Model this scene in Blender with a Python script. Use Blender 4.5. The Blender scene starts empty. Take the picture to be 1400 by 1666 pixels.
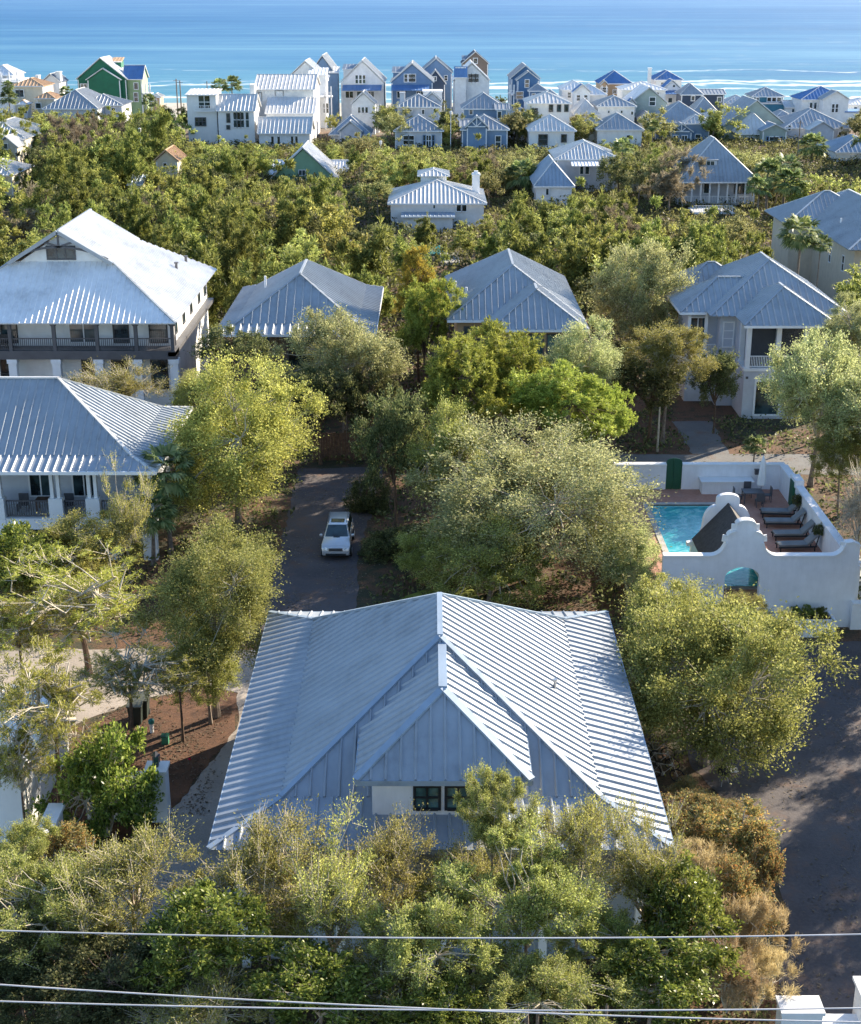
import bpy, bmesh, math, random
import numpy as np
from mathutils import Vector, Matrix
R=math.radians
SC=bpy.context.scene
COL=SC.collection
# ---------------------------------------------------------------- camera, sky, sun, exposure
F=2358.0; PITCH=math.atan(849/F); CH=33.0
cam_d=bpy.data.cameras.new('camera'); cam=bpy.data.objects.new('camera',cam_d); COL.objects.link(cam)
cam_d.sensor_fit='VERTICAL'; cam_d.sensor_height=24; cam_d.lens=24*F/1666; cam_d.clip_start=.5; cam_d.clip_end=60000
cam.location=(0,0,CH); cam.rotation_euler=(math.pi/2-PITCH,0,0)
SC.camera=cam
SUN_EL=R(23.5); SUN_AZ=R(42)          # azimuth measured from +x towards +y
W=bpy.data.worlds.new('World'); SC.world=W; W.use_nodes=True
nt=W.node_tree; bg=nt.nodes['Background']; sk=nt.nodes.new('ShaderNodeTexSky'); sk.sky_type='NISHITA'; sk.sun_disc=False
sk.sun_elevation=SUN_EL; sk.sun_rotation=math.pi/2-SUN_AZ; sk.air_density=1.0; sk.dust_density=.2; sk.ozone_density=3.0
hs_=nt.nodes.new('ShaderNodeHueSaturation'); hs_.inputs['Saturation'].default_value=1.0; nt.links.new(sk.outputs[0],hs_.inputs['Color']); nt.links.new(hs_.outputs[0],bg.inputs[0]); bg.inputs[1].default_value=.11
sd=bpy.data.lights.new('sun','SUN'); sd.energy=5.0; sd.angle=R(.5); sd.color=(1,.87,.68)
so=bpy.data.objects.new('sun',sd); COL.objects.link(so)
sv=Vector((math.cos(SUN_EL)*math.cos(SUN_AZ),math.cos(SUN_EL)*math.sin(SUN_AZ),math.sin(SUN_EL)))
so.rotation_euler=sv.to_track_quat('Z','Y').to_euler(); so.location=(0,0,80)
vs=SC.view_settings; vs.view_transform='Standard'; vs.look='None'; vs.exposure=1.47; vs.gamma=1; vs.use_curve_mapping=False
SC.cycles.max_bounces=6; SC.cycles.diffuse_bounces=3; SC.cycles.glossy_bounces=3; SC.cycles.transmission_bounces=3; SC.cycles.transparent_max_bounces=6
# ---------------------------------------------------------------- pixel -> world (photo is 1400x1666)
cp,sp=math.cos(PITCH),math.sin(PITCH)
def ray(px,py):
    u=(px-700)/F; v=(833-py)/F
    return u,cp+v*sp,-sp+v*cp
def PZ(px,py,z=0.0):
    a,b,c=ray(px,py); t=(z-CH)/c
    return a*t,b*t
def PY(px,py,y):
    a,b,c=ray(px,py); t=y/b
    return a*t,CH+c*t
# ---------------------------------------------------------------- materials
MATS={}
def new_mat(name):
    m=bpy.data.materials.new(name); m.use_nodes=True; return m,m.node_tree,m.node_tree.nodes['Principled BSDF']
def ramp(nt,fac,stops,interp='LINEAR'):
    r=nt.nodes.new('ShaderNodeValToRGB'); r.color_ramp.interpolation=interp
    e=r.color_ramp.elements
    while len(e)<len(stops): e.new(.5)
    for i,(p,c) in enumerate(stops): e[i].position=p; e[i].color=(*c,1)
    nt.links.new(fac,r.inputs[0]); return r.outputs[0]
def noise(nt,scale,detail=3,rough=.5,vec=None,dist=0):
    n=nt.nodes.new('ShaderNodeTexNoise'); n.inputs['Scale'].default_value=scale; n.inputs['Detail'].default_value=detail
    n.inputs['Roughness'].default_value=rough; n.inputs['Distortion'].default_value=dist
    if vec is not None: nt.links.new(vec,n.inputs['Vector'])
    return n.outputs['Fac']
def coord(nt,kind='Object',scale=None):
    t=nt.nodes.new('ShaderNodeTexCoord').outputs[kind]
    if scale:
        mp=nt.nodes.new('ShaderNodeMapping'); mp.inputs['Scale'].default_value=scale; nt.links.new(t,mp.inputs[0]); return mp.outputs[0]
    return t
def wpos(nt,scale=(1,1,1)):
    g=nt.nodes.new('ShaderNodeNewGeometry').outputs['Position']
    mp=nt.nodes.new('ShaderNodeMapping'); mp.inputs['Scale'].default_value=scale; nt.links.new(g,mp.inputs[0]); return mp.outputs[0]
def mixc(nt,fac,a,b):
    m=nt.nodes.new('ShaderNodeMix'); m.data_type='RGBA'
    for s,v in ((0,fac),(6,a),(7,b)):
        if hasattr(v,'links') or hasattr(v,'is_linked'): nt.links.new(v,m.inputs[s])
        elif s==0: m.inputs[0].default_value=v
        else: m.inputs[s].default_value=(*v,1)
    return m.outputs[2]
def mathn(nt,op,a,b=0.0):
    m=nt.nodes.new('ShaderNodeMath'); m.operation=op
    for i,v in enumerate((a,b)):
        if hasattr(v,'is_linked'): nt.links.new(v,m.inputs[i])
        else: m.inputs[i].default_value=v
    return m.outputs[0]
def bump(nt,b,h,strength=.3,dist=.05):
    n=nt.nodes.new('ShaderNodeBump'); n.inputs['Strength'].default_value=strength; n.inputs['Distance'].default_value=dist
    nt.links.new(h,n.inputs['Height']); nt.links.new(n.outputs[0],b.inputs['Normal'])
def mat(name,col,rough=.6,metal=0.0,var=.12,scale=1.5,bmp=0.0,spec=.5):
    """painted / plain surface with dirt variation"""
    if name in MATS: return MATS[name]
    m,nt,b=new_mat(name)
    n=noise(nt,scale,5,.6,wpos(nt))
    if 'stucco' in name: n=mathn(nt,'ADD',mathn(nt,'MULTIPLY',n,.5),mathn(nt,'MULTIPLY',noise(nt,2.2,6,.7,wpos(nt,(1,1,.22))),.5))
    d=tuple(c*(1-var*2) for c in col); l=tuple(min(1,c*(1+var)) for c in col)
    nt.links.new(ramp(nt,n,[(.25,d),(.7,l)]),b.inputs['Base Color'])
    b.inputs['Roughness'].default_value=rough; b.inputs['Metallic'].default_value=metal; b.inputs['Specular IOR Level'].default_value=spec
    if bmp: bump(nt,b,noise(nt,scale*12,4,.6,wpos(nt)),bmp,.02)
    MATS[name]=m; return m
def metal(name,col,met=.35,rough=.42):
    if name in MATS: return MATS[name]
    m,nt,b=new_mat(name)
    n1=noise(nt,.35,4,.6,wpos(nt)); n2=noise(nt,3.0,5,.65,wpos(nt,(1,.25,1)))
    f=mathn(nt,'ADD',mathn(nt,'MULTIPLY',n1,.6),mathn(nt,'MULTIPLY',n2,.4))
    nt.links.new(ramp(nt,f,[(.32,tuple(c*.72 for c in col)),(.45,tuple(c*.92 for c in col)),(.65,tuple(min(1,c*1.1) for c in col))]),b.inputs['Base Color'])
    b.inputs['Metallic'].default_value=met
    nt.links.new(mathn(nt,'ADD',mathn(nt,'MULTIPLY',n2,.25),rough-.1),b.inputs['Roughness'])
    MATS[name]=m; return m
def siding(name,col,pitch=.2,axis='z',rough=.6):
    if name in MATS: return MATS[name]
    m,nt,b=new_mat(name)
    w=nt.nodes.new('ShaderNodeTexWave'); w.wave_type='BANDS'; w.bands_direction='Z' if axis=='z' else 'X'; w.wave_profile='SAW'
    w.inputs['Scale'].default_value=.314/pitch; nt.links.new(wpos(nt),w.inputs[0])
    n=noise(nt,.8,5,.6,wpos(nt))
    c=ramp(nt,n,[(.3,tuple(c*.84 for c in col)),(.7,tuple(min(1,c*1.06) for c in col))])
    nt.links.new(c,b.inputs['Base Color']); b.inputs['Roughness'].default_value=rough
    bump(nt,b,w.outputs['Fac'],.5,.02); MATS[name]=m; return m
def glass(name,col=(.02,.035,.04)):
    if name in MATS: return MATS[name]
    m,nt,b=new_mat(name)
    n=noise(nt,.9,2,.5,wpos(nt))
    nt.links.new(ramp(nt,n,[(.4,tuple(c*.5 for c in col)),(.6,tuple(c*2.2 for c in col))]),b.inputs['Base Color'])
    b.inputs['Roughness'].default_value=.06; b.inputs['Specular IOR Level'].default_value=.8; MATS[name]=m; return m
def leafmat(name,cols,yellow=None,trans=.46,rough=.55):
    """leaf colour varies from leaf to leaf, spray to spray and tree to tree"""
    if name in MATS: return MATS[name]
    m,nt,b=new_mat(name)
    geo=nt.nodes.new('ShaderNodeNewGeometry'); oi=nt.nodes.new('ShaderNodeObjectInfo')
    n=noise(nt,3.2,2,.5,coord(nt))
    f=mathn(nt,'ADD',mathn(nt,'MULTIPLY',geo.outputs['Random Per Island'],.55),mathn(nt,'MULTIPLY',n,.5))
    c=ramp(nt,f,[(.2,cols[0]),(.5,cols[1]),(.85,cols[2])])
    hs=nt.nodes.new('ShaderNodeHueSaturation')
    nt.links.new(mathn(nt,'ADD',mathn(nt,'MULTIPLY',oi.outputs['Random'],.03),.497),hs.inputs['Hue'])
    nt.links.new(mathn(nt,'ADD',mathn(nt,'MULTIPLY',oi.outputs['Random'],.5),.75),hs.inputs['Value'])
    nt.links.new(c,hs.inputs['Color'])
    nt.links.new(hs.outputs[0],b.inputs['Base Color']); b.inputs['Roughness'].default_value=rough; b.inputs['Specular IOR Level'].default_value=.2
    t=nt.nodes.new('ShaderNodeBsdfTranslucent'); nt.links.new(hs.outputs[0],t.inputs[0])
    mx=nt.nodes.new('ShaderNodeMixShader'); mx.inputs[0].default_value=trans
    nt.links.new(b.outputs[0],mx.inputs[1]); nt.links.new(t.outputs[0],mx.inputs[2])
    nt.links.new(mx.outputs[0],nt.nodes['Material Output'].inputs['Surface'])
    MATS[name]=m; return m
# palette
mat('stucco_white',(.82,.82,.83),.85,var=.09,scale=1.2,bmp=.15)
mat('stucco_lit',(.8,.79,.77),.85,var=.05,scale=1.2,bmp=.15)
mat('stucco_cream',(.62,.54,.43),.85,var=.1,bmp=.2)
mat('trim_white',(.8,.8,.8),.5,var=.04)
mat('trim_dark',(.09,.09,.10),.5)
mat('trim_black',(.015,.02,.025),.4)
mat('concrete',(.42,.40,.37),.9,var=.15,scale=2,bmp=.2)
mat('wood_brown',(.14,.08,.05),.8,var=.25,scale=4)
mat('wood_tan',(.45,.28,.13),.8,var=.2,scale=3)
mat('bark_grey',(.24,.19,.15),.95,var=.3,scale=6,bmp=.4)
mat('bark_brown',(.14,.09,.06),.95,var=.3,scale=6,bmp=.4)
mat('twig_pale',(.50,.44,.34),.9,var=.2,scale=6)
mat('slate_dark',(.055,.05,.048),.8,var=.3,scale=5,bmp=.5)
mat('green_paint',(.01,.09,.045),.5)
mat('rubber',(.012,.012,.014),.7)
mat('steel',(.5,.5,.5),.35,.8)
metal('roof_grey',(.33,.36,.395),.2,.5); metal('roof_pale',(.62,.62,.61),.1,.5); metal('roof_blue',(.30,.37,.45),.2,.45); metal('roof_steel',(.35,.38,.41),.15,.45)
metal('roof_white',(.8,.8,.8),.05,.5); metal('roof_dark',(.12,.15,.2),.3,.45); metal('roof_azure',(.10,.22,.45),.2,.5); mat('roof_tan',(.55,.36,.22),.8,var=.15,scale=3)
for n,c in dict(side_white=(.78,.78,.77),side_cream=(.66,.60,.48),side_grey=(.33,.38,.44),side_bluegrey=(.18,.28,.42),side_slate=(.14,.24,.40),side_sage=(.36,.42,.38),side_navy=(.035,.06,.11),
        side_blue=(.07,.17,.33),side_teal=(.05,.2,.28),side_green=(.0,.13,.065),side_green_sunlit=(.30,.42,.22),side_brown=(.2,.15,.12),side_tan=(.48,.33,.2),side_mint=(.25,.42,.27),side_light=(.55,.57,.62)).items(): siding(n,c)
glass('glass'); glass('glass_teal',(.05,.1,.1))
# ---------------------------------------------------------------- mesh building
class MB:
    def __init__(s): s.v=[]; s.f=[]
    def add(s,vs,fs):
        o=len(s.v); s.v+= [tuple(v) for v in vs]; s.f+=[tuple(i+o for i in f) for f in fs]; return s
    def box(s,x0,x1,y0,y1,z0,z1):
        if x0>x1:x0,x1=x1,x0
        if y0>y1:y0,y1=y1,y0
        if z0>z1:z0,z1=z1,z0
        return s.add([(x0,y0,z0),(x1,y0,z0),(x1,y1,z0),(x0,y1,z0),(x0,y0,z1),(x1,y0,z1),(x1,y1,z1),(x0,y1,z1)],
          [(3,2,1,0),(4,5,6,7),(0,1,5,4),(1,2,6,5),(2,3,7,6),(3,0,4,7)])
    def prism(s,pts,vec):
        n=len(pts); v=Vector(vec); p=[Vector(q) for q in pts]
        return s.add([*p,*[q+v for q in p]],[tuple(range(n))[::-1],tuple(range(n,2*n))]+[(i,(i+1)%n,(i+1)%n+n,i+n) for i in range(n)])
    def bar(s,a,b,w,h=None,up=(0,0,1)):
        a=Vector(a);b=Vector(b);h=h or w; d=b-a
        if d.length<1e-5: return s
        d.normalize(); u=Vector(up)
        if abs(d.dot(u))>.98: u=Vector((0,1,0))
        x=d.cross(u).normalized()*w/2; y=x.cross(d).normalized()*h/2
        q=[a-x-y,a+x-y,a+x+y,a-x+y]
        return s.prism(q,b-a)
    def tube(s,pts,r,n=6,cap=True):
        P=[Vector(p) for p in pts]; rs=r if isinstance(r,(list,tuple)) else [r]*len(P); o=len(s.v)
        for i,p in enumerate(P):
            d=(P[min(i+1,len(P)-1)]-P[max(i-1,0)]).normalized()
            u=Vector((0,0,1)) if abs(d.z)<.9 else Vector((1,0,0))
            x=d.cross(u).normalized(); y=d.cross(x)
            for k in range(n):
                a=2*math.pi*k/n; s.v.append(tuple(p+x*math.cos(a)*rs[i]+y*math.sin(a)*rs[i]))
        for i in range(len(P)-1):
            for k in range(n):
                s.f.append((o+i*n+k,o+i*n+(k+1)%n,o+(i+1)*n+(k+1)%n,o+(i+1)*n+k))
        if cap: s.f.append(tuple(o+k for k in range(n))[::-1]); s.f.append(tuple(o+(len(P)-1)*n+k for k in range(n)))
        return s
    def torus(s,c,r,t,axis,n=20,m=6):
        c=Vector(c);ax=Vector(axis).normalized(); x=ax.orthogonal().normalized(); y=ax.cross(x); o=len(s.v)
        for i in range(n):
            a=2*math.pi*i/n; d=x*math.cos(a)+y*math.sin(a)
            for k in range(m):
                b=2*math.pi*k/m; s.v.append(tuple(c+d*(r+t*math.cos(b))+ax*t*math.sin(b)))
        for i in range(n):
            for k in range(m): s.f.append((o+i*m+k,o+((i+1)%n)*m+k,o+((i+1)%n)*m+(k+1)%m,o+i*m+(k+1)%m))
        return s
    def slab(s,pts,t=.08):
        p=[Vector(q) for q in pts]; n=(p[1]-p[0]).cross(p[2]-p[0]).normalized()
        if n.z<0: n=-n
        return s.prism([q-n*t for q in p],n*t)
    def roofplane(s,pts,sp=.5,w=.06,h=.08,t=.1,ribs=True):
        """pts: convex planar polygon, pts[0]->pts[1] is the eave; standing seams run up the slope"""
        p=[Vector(q) for q in pts]; s.slab(p,t)
        if not ribs: return s
        e=(p[1]-p[0]).normalized(); n=(p[1]-p[0]).cross(p[2]-p[0]).normalized()
        if n.z<0: n=-n
        u=n.cross(e).normalized()
        if u.z<0: u=-u
        q=[((a-p[0]).dot(e),(a-p[0]).dot(u)) for a in p]
        lo=min(a for a,b in q); hi=max(a for a,b in q)
        k=math.ceil((lo+.12)/sp)
        while k*sp<hi-.12:
            x=k*sp; ts=[]
            for i in range(len(q)):
                (x0,y0),(x1,y1)=q[i],q[(i+1)%len(q)]
                if (x0-x)*(x1-x)<0: ts.append(y0+(y1-y0)*(x-x0)/(x1-x0))
            if len(ts)>=2 and max(ts)-min(ts)>.15:
                a=p[0]+e*x+u*min(ts); b=p[0]+e*x+u*max(ts)
                q0=[a-e*w,a+e*w,a+e*w*.3+n*h,a-e*w*.3+n*h]; s.prism(q0,b-a)
            k+=1
        return s
    def build(s,name,m,parent=None,loc=None):
        me=bpy.data.meshes.new(name); o=bpy.data.objects.new(name,me); COL.objects.link(o)
        off=Vector((0,0,0))
        if parent is not None and parent.get('wloc') is not None: off=Vector(parent['wloc'])
        if loc is not None: off=Vector(loc); o.location=loc
        me.from_pydata([(v[0]-off.x,v[1]-off.y,v[2]-off.z) for v in s.v],[],s.f)
        me.materials.append(MATS[m] if isinstance(m,str) else m)
        if parent is not None: o.parent=parent
        if loc is None and parent is not None: o['wloc']=tuple(off)
        return o
def build_each(mb,name,m,parent):
    """one object per separate piece (pieces whose boxes touch stay together)"""
    n=len(mb.v); par=list(range(n))
    def find(i):
        while par[i]!=i: par[i]=par[par[i]]; i=par[i]
        return i
    for f in mb.f:
        for k in f[1:]: par[find(f[0])]=find(k)
    comp={}
    for i in range(n): comp.setdefault(find(i),[]).append(i)
    cl=[]
    for c in comp.values():
        b=[min(mb.v[i][k] for i in c)-.01 for k in range(3)]+[max(mb.v[i][k] for i in c)+.01 for k in range(3)]; cur=[b,list(c)]
        again=True
        while again:
            again=False
            for q in cl:
                if all(q[0][k]<=cur[0][k+3] and cur[0][k]<=q[0][k+3] for k in range(3)):
                    cl.remove(q); cur=[[min(q[0][k],cur[0][k]) for k in range(3)]+[max(q[0][k+3],cur[0][k+3]) for k in range(3)],q[1]+cur[1]]; again=True; break
        cl.append(cur)
    out=[]
    for _,ids in cl:
        mp={v:j for j,v in enumerate(ids)}; s=MB(); s.v=[mb.v[i] for i in ids]; s.f=[tuple(mp[i] for i in f) for f in mb.f if f[0] in mp]; out.append(s.build(name,m,parent))
    return out
def root(name,label,cat,loc=(0,0,0),group=None,rz=0):
    o=bpy.data.objects.new(name,None); COL.objects.link(o); o.location=loc; o.empty_display_size=.3
    o['label']=label; o['category']=cat; o['wloc']=tuple(loc)
    if group: o['group']=group
    if rz: o.rotation_euler=(0,0,rz)
    return o
def tag(o,label=None,cat=None,group=None,kind=None):
    if label:o['label']=label
    if cat:o['category']=cat
    if group:o['group']=group
    if kind:o['kind']=kind
    return o
def clean():
    for o in bpy.data.objects:
        if o.get('wloc') is not None: del o['wloc']
# ---------------------------------------------------------------- roofs and house pieces
def hip(rf,cap,x0,x1,y0,y1,z,pitch=34,fw=0,fp=20,sp=.5,ribs=True,cw=.16,rh=.08,rw=.06):
    """hip roof; returns ridge ends"""
    tp=math.tan(R(pitch)); z1=z; a0,a1,b0,b1=x0,x1,y0,y1
    ring=[(x0,y0,z),(x1,y0,z),(x1,y1,z),(x0,y1,z)]
    if fw:
        z1=z+fw*math.tan(R(fp)); a0,a1,b0,b1=x0+fw,x1-fw,y0+fw,y1-fw
        r2=[(a0,b0,z1),(a1,b0,z1),(a1,b1,z1),(a0,b1,z1)]
        for i in range(4):
            j=(i+1)%4; rf.roofplane([ring[i],ring[j],r2[j],r2[i]],sp,ribs=ribs,h=rh,w=rw); cap.bar(ring[i],r2[i],cw,.1)
        ring=r2
    w,d=a1-a0,b1-b0; h=min(w,d)/2; zr=z1+h*tp
    if w<=d: A=((a0+a1)/2,b0+h,zr);B=((a0+a1)/2,b1-h,zr); pl=[[ring[0],ring[1],A],[ring[1],ring[2],B,A],[ring[2],ring[3],B],[ring[3],ring[0],A,B]]; hp=[(0,A),(1,A),(2,B),(3,B)]
    else: A=(a0+h,(b0+b1)/2,zr);B=(a1-h,(b0+b1)/2,zr); pl=[[ring[0],ring[1],B,A],[ring[1],ring[2],B],[ring[2],ring[3],A,B],[ring[3],ring[0],A]]; hp=[(0,A),(1,B),(2,B),(3,A)]
    for q in pl: 
        if len(q)==4 and (Vector(q[2])-Vector(q[3])).length<.02: q=q[:3]
        rf.roofplane(q,sp,ribs=ribs,h=rh,w=rw)
    for i,a in hp: cap.bar((ring[i][0],ring[i][1],ring[i][2]+.03),(a[0],a[1],a[2]+.03),cw,.1)
    cap.bar((A[0],A[1],A[2]+.05),(B[0],B[1],B[2]+.05),cw,.1)
    return A,B
def gable(rf,cap,x0,x1,y0,y1,z,rise,axis='y',sp=.5,ribs=True,cw=.14,ends=True):
    """gable roof, axis = ridge direction; eaves at z"""
    if axis=='y':
        c=(x0+x1)/2; A=(c,y0,z+rise);B=(c,y1,z+rise)
        rf.roofplane([(x0,y0,z),(x0,y1,z),B,A],sp,ribs=ribs); rf.roofplane([(x1,y0,z),(x1,y1,z),B,A],sp,ribs=ribs)
        if ends:
            for yy in (y0,y1):
                for xx in (x0,x1): cap.bar((xx,yy,z),(c,yy,z+rise),cw*.7,.22)
    else:
        c=(y0+y1)/2; A=(x0,c,z+rise);B=(x1,c,z+rise)
        rf.roofplane([(x0,y0,z),(x1,y0,z),B,A],sp,ribs=ribs); rf.roofplane([(x0,y1,z),(x1,y1,z),B,A],sp,ribs=ribs)
        if ends:
            for xx in (x0,x1):
                for yy in (y0,y1): cap.bar((xx,yy,z),(xx,c,z+rise),cw*.7,.22)
    cap.bar((A[0],A[1],A[2]+.04),(B[0],B[1],B[2]+.04),cw,.1)
def window(parent,cx,cz,w,h,y,frame='trim_white',pane='glass',nx=1,nz=1,face='y',fr=.1,pr=.06,name='window',label=None):
    """window on a wall facing -y (face 'y'), +x ('x') or -x ('X'); (cx,cz) centre on that wall"""
    f=MB();g=MB();d=-1 if face in('y','X') else 1
    def bx(m,a0,a1,z0,z1,t0,t1):
        t0,t1=y+d*t0,y+d*t1
        if face=='y': m.box(a0,a1,t0,t1,z0,z1)
        else: m.box(t0,t1,a0,a1,z0,z1)
    a0,a1,z0,z1=cx-w/2,cx+w/2,cz-h/2,cz+h/2
    bx(f,a0-fr,a0,z0-fr,z1+fr,-.05,pr);bx(f,a1,a1+fr,z0-fr,z1+fr,-.05,pr);bx(f,a0,a1,z1,z1+fr,-.05,pr);bx(f,a0,a1,z0-fr,z0,-.05,pr+.03)
    mw=fr*.4
    for i in range(1,nx): x=a0+w*i/nx; bx(f,x-mw,x+mw,z0,z1,.02,pr-.01)
    for i in range(1,nz): z=z0+h*i/nz; bx(f,a0,a1,z-mw,z+mw,.018,pr-.013)
    bx(g,a0,a1,z0,z1,-.06,.015)
    o=f.build(name,frame,parent); g.build('pane',pane,o)
    if label: o['label']=label
    return o
def railing(mb,a,b,z,h=.95,sp=.14,t=.045):
    a=Vector((a[0],a[1],z));b=Vector((b[0],b[1],z)); L=(b-a).length; n=max(2,int(L/sp)); up=Vector((0,0,1))
    mb.bar(a+up*h,b+up*h,.09,.07); mb.bar(a+up*.1,b+up*.1,.06,.06)
    for i in range(n+1):
        p=a+(b-a)*i/n; mb.bar(p+up*.1,p+up*h,t,t,up=(0,1,0))
# ================================================================ SETTING
def sheet(name,pts,z,m,label,cat,kind='structure',jit=.14):
    rg=random.Random(len(name)*7); q=[]
    for i,(a,b) in enumerate(pts):
        c,d=pts[(i+1)%len(pts)]; L=math.hypot(c-a,d-b); n=min(40,max(1,int(L/.7)))
        for k in range(n): q.append((a+(c-a)*k/n+(rg.uniform(-jit,jit) if k else 0),b+(d-b)*k/n+(rg.uniform(-jit,jit) if k else 0)))
    pts=q
    mb=MB(); mb.add([(x,y,z) for x,y in pts],[tuple(range(len(pts)))]); o=mb.build(name,m); tag(o,label,cat,kind=kind); return o
def ground_z(y):
    return 0.0 if y<455 else max(-3.4,-3.4*(y-455)/75)
def make_ground():
    m,nt,b=new_mat('ground_mix'); p=wpos(nt)
    n1=noise(nt,.09,4,.6,p); n2=noise(nt,.9,5,.65,p); n3=noise(nt,9,4,.7,p)
    straw=ramp(nt,n3,[(.3,(.06,.03,.018)),(.7,(.20,.10,.05))])
    scrub=ramp(nt,n3,[(.3,(.022,.025,.01)),(.7,(.065,.062,.03))])
    c=mixc(nt,ramp(nt,mathn(nt,'ADD',mathn(nt,'MULTIPLY',n1,.5),mathn(nt,'MULTIPLY',n2,.5)),[(.46,(0,0,0)),(.56,(1,1,1))]),straw,scrub)
    sx=nt.nodes.new('ShaderNodeSeparateXYZ'); nt.links.new(p,sx.inputs[0])
    sand=ramp(nt,n2,[(.3,(.30,.27,.2)),(.7,(.55,.51,.44))])
    yy=mathn(nt,'ADD',sx.outputs[1],mathn(nt,'MULTIPLY',n1,50.0))
    fac=nt.nodes.new('ShaderNodeMapRange'); fac.inputs[1].default_value=385; fac.inputs[2].default_value=440; nt.links.new(yy,fac.inputs[0])
    c=mixc(nt,fac.outputs[0],c,sand)
    nt.links.new(c,b.inputs['Base Color']); b.inputs['Roughness'].default_value=.95
    bump(nt,b,n3,.6,.08)
    ys=[-200,0,30,60,100,150,200,300,400,455,470,485,500,515,530,700,2000,8000,40000]; xs=[-40000,-3000,-400,-100,0,100,400,3000,40000]
    mb=MB(); mb.add([(x,y,ground_z(y)) for y in ys for x in xs],[(j*9+i,j*9+i+1,(j+1)*9+i+1,(j+1)*9+i) for j in range(len(ys)-1) for i in range(8)])
    tag(mb.build('ground',m),'sandy ground under the houses, brown pine straw and scrub running out to the white beach','ground',kind='structure')
make_ground()
def make_sea():
    m,nt,b=new_mat('sea_water'); g=nt.nodes.new('ShaderNodeNewGeometry').outputs['Position']
    sx=nt.nodes.new('ShaderNodeSeparateXYZ'); nt.links.new(g,sx.inputs[0]); Y=sx.outputs[1]
    lx=mathn(nt,'LOGARITHM',Y,10.0)                       # distance from shore on a log scale
    nA=noise(nt,1.0,4,.6,wpos(nt,(.004,.03,1))); nB=noise(nt,1.0,5,.62,wpos(nt,(.012,.075,1))); n80=noise(nt,1,4,.6,wpos(nt,(.004,.014,1))); n300=noise(nt,1,4,.6,wpos(nt,(.0012,.0034,1))); n1k=noise(nt,1,3,.6,wpos(nt,(.0003,.0008,1))); nC=noise(nt,1,4,.6,wpos(nt,(.0009,.004,1)))
    t=mathn(nt,'ADD',lx,mathn(nt,'MULTIPLY',mathn(nt,'SUBTRACT',nA,.5),.13))
    t=mathn(nt,'ADD',t,mathn(nt,'MULTIPLY',mathn(nt,'SUBTRACT',nC,.5),.22))
    mr=nt.nodes.new('ShaderNodeMapRange'); mr.inputs[1].default_value=2.68; mr.inputs[2].default_value=4.1; nt.links.new(t,mr.inputs[0])
    c=ramp(nt,mr.outputs[0],[(0,(.16,.31,.33)),(.05,(.04,.18,.26)),(.18,(.022,.135,.27)),(.45,(.012,.105,.26)),(1,(.045,.14,.32))])  # farthest stop paler: horizon haze and sky sheen put into the water colour
    sm=mathn(nt,'ADD',mathn(nt,'ADD',mathn(nt,'MULTIPLY',nB,.25),mathn(nt,'MULTIPLY',n80,.35)),mathn(nt,'ADD',mathn(nt,'MULTIPLY',n300,.25),mathn(nt,'MULTIPLY',n1k,.15)))
    c=mixc(nt,ramp(nt,sm,[(.38,(.85,)*3),(.48,(0,0,0))]),c,(.003,.085,.21))
    streak=ramp(nt,sm,[(.49,(0,0,0)),(.62,(.6,.6,.6))])
    c=mixc(nt,streak,c,(.13,.29,.39))
    # breaking waves: thin foam lines near the shore, ragged
    wob=noise(nt,1,4,.6,wpos(nt,(.02,.004,1))); rag=noise(nt,1,6,.72,wpos(nt,(.022,.07,1)))
    sxx=sx.outputs[0]; xm=nt.nodes.new('ShaderNodeMapRange'); xm.inputs[1].default_value=-180; xm.inputs[2].default_value=80; xm.inputs[3].default_value=-.16; xm.inputs[4].default_value=.12; nt.links.new(sxx,xm.inputs[0]); xr=xm.outputs[0]
    foam=None
    for yc,wd,th in ((510,6,.30),(548,7,.46),(582,15,.40),(606,13,.46),(690,12,.60)):
        d=mathn(nt,'ABSOLUTE',mathn(nt,'SUBTRACT',mathn(nt,'SUBTRACT',Y,mathn(nt,'MULTIPLY',wob,110.0)),yc-55.0))
        k=nt.nodes.new('ShaderNodeMapRange'); k.inputs[1].default_value=0; k.inputs[2].default_value=wd; k.inputs[3].default_value=1; k.inputs[4].default_value=0
        nt.links.new(d,k.inputs[0]); f=mathn(nt,'SUBTRACT',mathn(nt,'ADD',mathn(nt,'MULTIPLY',k.outputs[0],.7),mathn(nt,'MULTIPLY',rag,1.7)),th+.82); f=mathn(nt,'ADD',f,xr)
        foam=f if foam is None else mathn(nt,'MAXIMUM',foam,f)
    fm=ramp(nt,foam,[(0,(0,0,0)),(.4,(.85,)*3)])
    c=mixc(nt,fm,c,(.72,.78,.82))
    nt.links.new(c,b.inputs['Base Color'])
    nt.links.new(ramp(nt,foam,[(0,(.45,)*3),(.2,(.8,)*3)]),b.inputs['Roughness'])
    sr=nt.nodes.new('ShaderNodeMapRange'); sr.inputs[1].default_value=700; sr.inputs[2].default_value=9000; sr.inputs[3].default_value=.14; sr.inputs[4].default_value=.42; nt.links.new(Y,sr.inputs[0]); nt.links.new(sr.outputs[0],b.inputs['Specular IOR Level'])
    h=mathn(nt,'ADD',mathn(nt,'MULTIPLY',nB,.6),mathn(nt,'MULTIPLY',noise(nt,1,4,.6,wpos(nt,(.05,.3,1))),.4))
    bump(nt,b,h,.7,1.4)
    ys=[470,480,490,500,520,560,640,800,1200,2500,6000,15000,40000]; xs=[-40000,-4000,-600,-200,0,200,600,4000,40000]
    mb=MB(); mb.add([(x,y,-1.6) for y in ys for x in xs],[(j*9+i,j*9+i+1,(j+1)*9+i+1,(j+1)*9+i) for j in range(len(ys)-1) for i in range(8)])
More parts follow.
